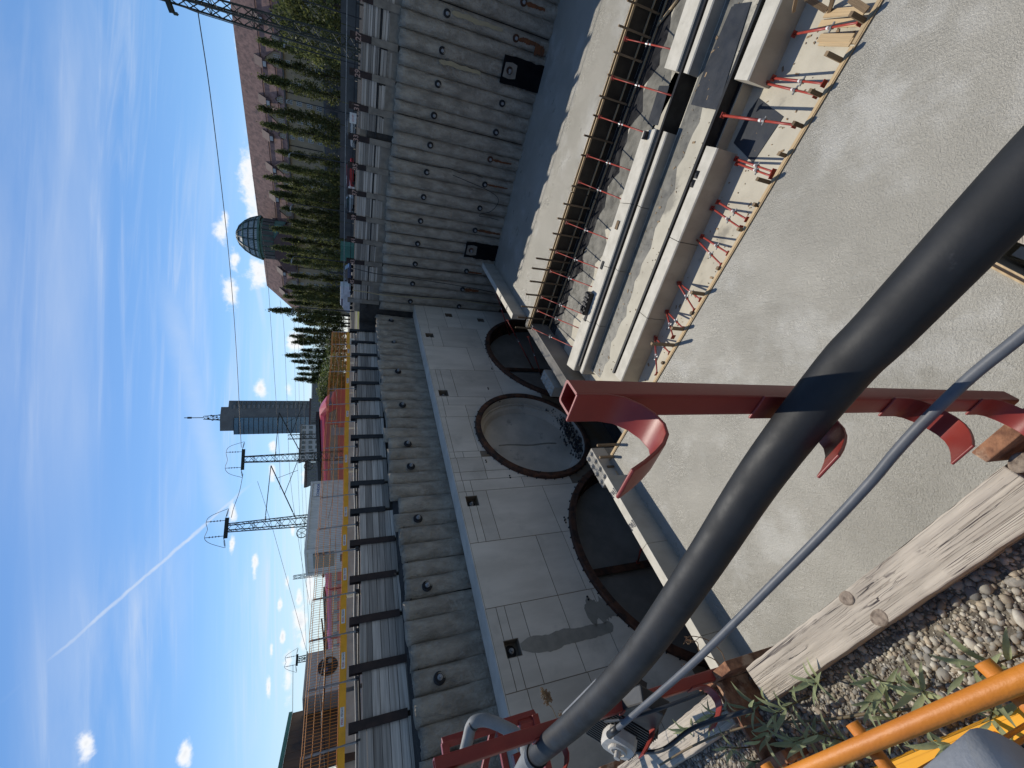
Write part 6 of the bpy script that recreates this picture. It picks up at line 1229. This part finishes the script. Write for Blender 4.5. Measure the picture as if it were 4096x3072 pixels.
def bushy(label, x, y, dist, half, k, far=True):
    tp = pdist(x, y, dist); base = Vector((tp.x, tp.y, G0)); h = tp.z-G0; t = thing('leafy_tree', label, 'tree', base, 'leafy trees'); s = half/3.7
    inst('crown', RND[k % 3] if far else RNDP[k % 2], frame(base, Vector((s, 0, 0)), Vector((0, s, 0)), Z*h/10.3), t); inst('trunk', TRK, frame(base, Vector((1, 0, 0)), Vector((0, 1, 0)), Z*h*.045), t)
bushy('broad leafy tree at the photo top behind the corner mast', 1075, 30, 120, 5.0, 0, False); bushy('leafy tree beside the corner mast foot', 1130, 110, 118, 4.5, 1, False); bushy('leafy tree at the very top edge of the photo', 1100, -60, 115, 5.5, 0, False)
bushy('low green bush in front of the grey office block', 1275, 1510, 62, 3.2, 0); bushy('rounded bush behind the mesh beside the tower foot', 1265, 1575, 60, 3.0, 1); bushy('bush behind the mesh below the poplars', 1290, 1640, 62, 2.6, 2); bushy('bush at the foot of the gap of sky', 1300, 1400, 80, 3.5, 1)
# ================================================================ street behind the pile wall: cars, signs, lamp posts
def car(label, y, dist, mat, L=4.3, h=1.45, van=False, flip=1):
    c = flat(pdist(1400, y, dist)); d = UB*flip; n = Vector((d.y, -d.x, 0)); t = thing('parked_car', label, 'car', Vector((c.x, c.y, G0)), 'cars parked along the street'); w = .88; g = G0+.004
    q = lambda x, z: c+d*x*L/2+Z*(z*h/1.45)+Vector((0, 0, g))
    low = [(-1, .35), (-.98, .75), (-.9, .88), (-.45, .92), (.45, .92), (.93, .80), (1, .6), (1, .3)] if not van else [(-1, .3), (-1, 1.2), (.6, 1.2), (.95, .9), (1, .5), (1, .3)]
    b = MB(); b.prism([q(x, z)-n*w for x, z in low], n*2*w); b.obj('body', mat, t, bevel=.04)
    top = [(-.85, .9), (-.62, 1.40), (.15, 1.45), (.5, .92)] if not van else [(-1, 1.19), (-.98, 1.48), (.45, 1.48), (.62, 1.19)]
    b = MB(); b.prism([q(x, z)-n*w*.88 for x, z in top], n*2*w*.88); cb = b.obj('cabin', mat if van else 'glass_dark', t, bevel=.04)
    if not van: b = MB(); b.box(q(-.2, 1.43), d*L*.19, n*w*.8, Z*.03); b.obj('roof', mat, t, bevel=.01)
    else: b = MB(); b.box(q(.25, 1.25)+n*w*.0, d*L*.14, n*w*.92, Z*.14); b.obj('window', 'glass_dark', t)
    for x in (-.62, .62):
        for s in (-1, 1): b = MB(); b.lathe(q(x, .0)+n*s*(w-.1)+Z*.32, n*s, [(.001, .1), (.2, .1), (.32, .08), (.32, -.12), (.001, -.12)], 14); b.obj('wheel', 'tyre', t)
for a in (('red car behind the beam painted 35', 690, 84, 'car_red'), ('white van beside the last painted beams', 1190, 80, 'car_white', 5.2, 2.0, True), ('white car between the beams painted 35 and 37', 735, 85, 'car_white'), ('silver car behind the beam painted 39', 800, 86, 'car_silver', 4.3, 1.45, False, -1), ('dark blue car left of the beam painted 43', 1100, 84, 'car_blue'), ('silver car beyond the van', 1140, 88, 'car_silver', 4.4, 1.5), ('light grey car showing near the top painted beams', 520, 80, 'car_silver', 4.4, 1.45)): car(*a)
c = flat(pdist(1380, 1005, 75)); gc = thing('green_container', 'green metal box standing beside the street', 'container', Vector((c.x, c.y, G0))); b = MB(); b.box(c+Z*(G0+1.0), UB*1.3, NB*.8, Z*1.0); b.obj('box_body', 'green_paint', gc, bevel=.03)
for i in range(6): b = MB(); b.box(c+Z*(G0+1.0)+UB*(-1.1+.44*i)+NB*.82, UB*.04, NB*.02, Z*.9); b.obj('stiffener', 'green_paint', gc)
b = MB(); b.box(c+Z*(G0+2.03), UB*1.34, NB*.84, Z*.03); b.obj('lid', 'green_paint', gc)
for i, y in enumerate((60, 250, 455, 655, 850, 1050, 1245)):
    c = flat(pdist(1395, y, 62)); t = thing('lamp_post', 'thin grey lamp post before the poplars, %s from the photo top' % onum2[i], 'lamp post', Vector((c.x, c.y, G0)), 'lamp posts along the street'); b = MB(); b.tube([c+Z*G0, c+Z*(G0+7)], [.08, .05], 8); b.obj('pole', 'steel_dark', t); b = MB(); b.tube([c+Z*(G0+7), c+Z*(G0+7.4)-NB*-.3, c+Z*(G0+7.5)+NB*1.2], .04, 6); b.box(c+Z*(G0+7.48)+NB*1.5, NB*.35, UB*.12, Z*.06); b.obj('lamp_head', 'galv', t)
for i, (s, w) in enumerate(((-18.3, .5), (-12.6, .5), (-8.9, .34))):
    t = thing('notice_board', 'small pale notice hanging on the far rail, %s from the photo top' % onum2[i], 'sign', PB(s, -.5, -.6), 'notices on the rail'); b = MB(); b.box(PB(s, -.46, -.05), UB*w/2, NB*.01, Z*.17); b.obj('board', 'label_white', t); text('print', 'STOP', .13, frame(PB(s, -.448, -.05), -UB, Z, NB), 'ink_red', t)
hd = thing('site_hoarding', 'dark fence standing between the street and the arcade', 'fence', PB(-30, -58, GZ))
for i in range(34): b = MB(); b.box(PB(18-i*3.3, -58, .55), UB*1.6, NB*.04, Z*1.25); b.obj('fence_panel', 'facade_dark', hd)
# ropes and cable hanging on the pile wall
def hang(label, pts, r, mat, t=.42):
    P = []
    for x, y in pts:
        d = ray(x, y); n = NB; k = ((B0+NB*t)-Vector((0, 0, 0))).dot(n)/d.dot(n); P.append(Vector((d.x*k, d.y*k, d.z*k+EYE)))
    b = MB(); b.tube(spline(P, 5), r, 6); tag(b.obj('hanging_cable', mat, smooth=True), label, 'cable', 'cables hanging on the pile wall')
cj = crop(1300, 700, 2.212); ck = crop(1300, 0, 2.212)
hang('pale hose hanging down the pile wall beside the corner', [cj(245, 1020), cj(380, 1038), cj(500, 1060), cj(800, 1085), cj(1200, 1110), cj(1550, 1168)], .035, 'yellow_stain')
hang('black cable hanging straight down the pile wall', [cj(245, 825), cj(500, 882), cj(900, 935), cj(1300, 1000), cj(1490, 1040)], .022, 'black_plastic')
hang('thin dark cable winding down from the opening in the lagging', [ck(600, 1385), ck(800, 1440), ck(1000, 1480), ck(1100, 1490), ck(1200, 1530), ck(1300, 1535), ck(1395, 1570)], .018, 'black_plastic')
hang('dark cable looping at the foot of the pile wall', [cj(1130, 0), cj(1340, 90), cj(1430, 130), cj(1520, 190), cj(1530, 250), cj(1470, 320), cj(1380, 345), cj(1370, 365), cj(1450, 375), cj(1535, 400)], .018, 'black_plastic')
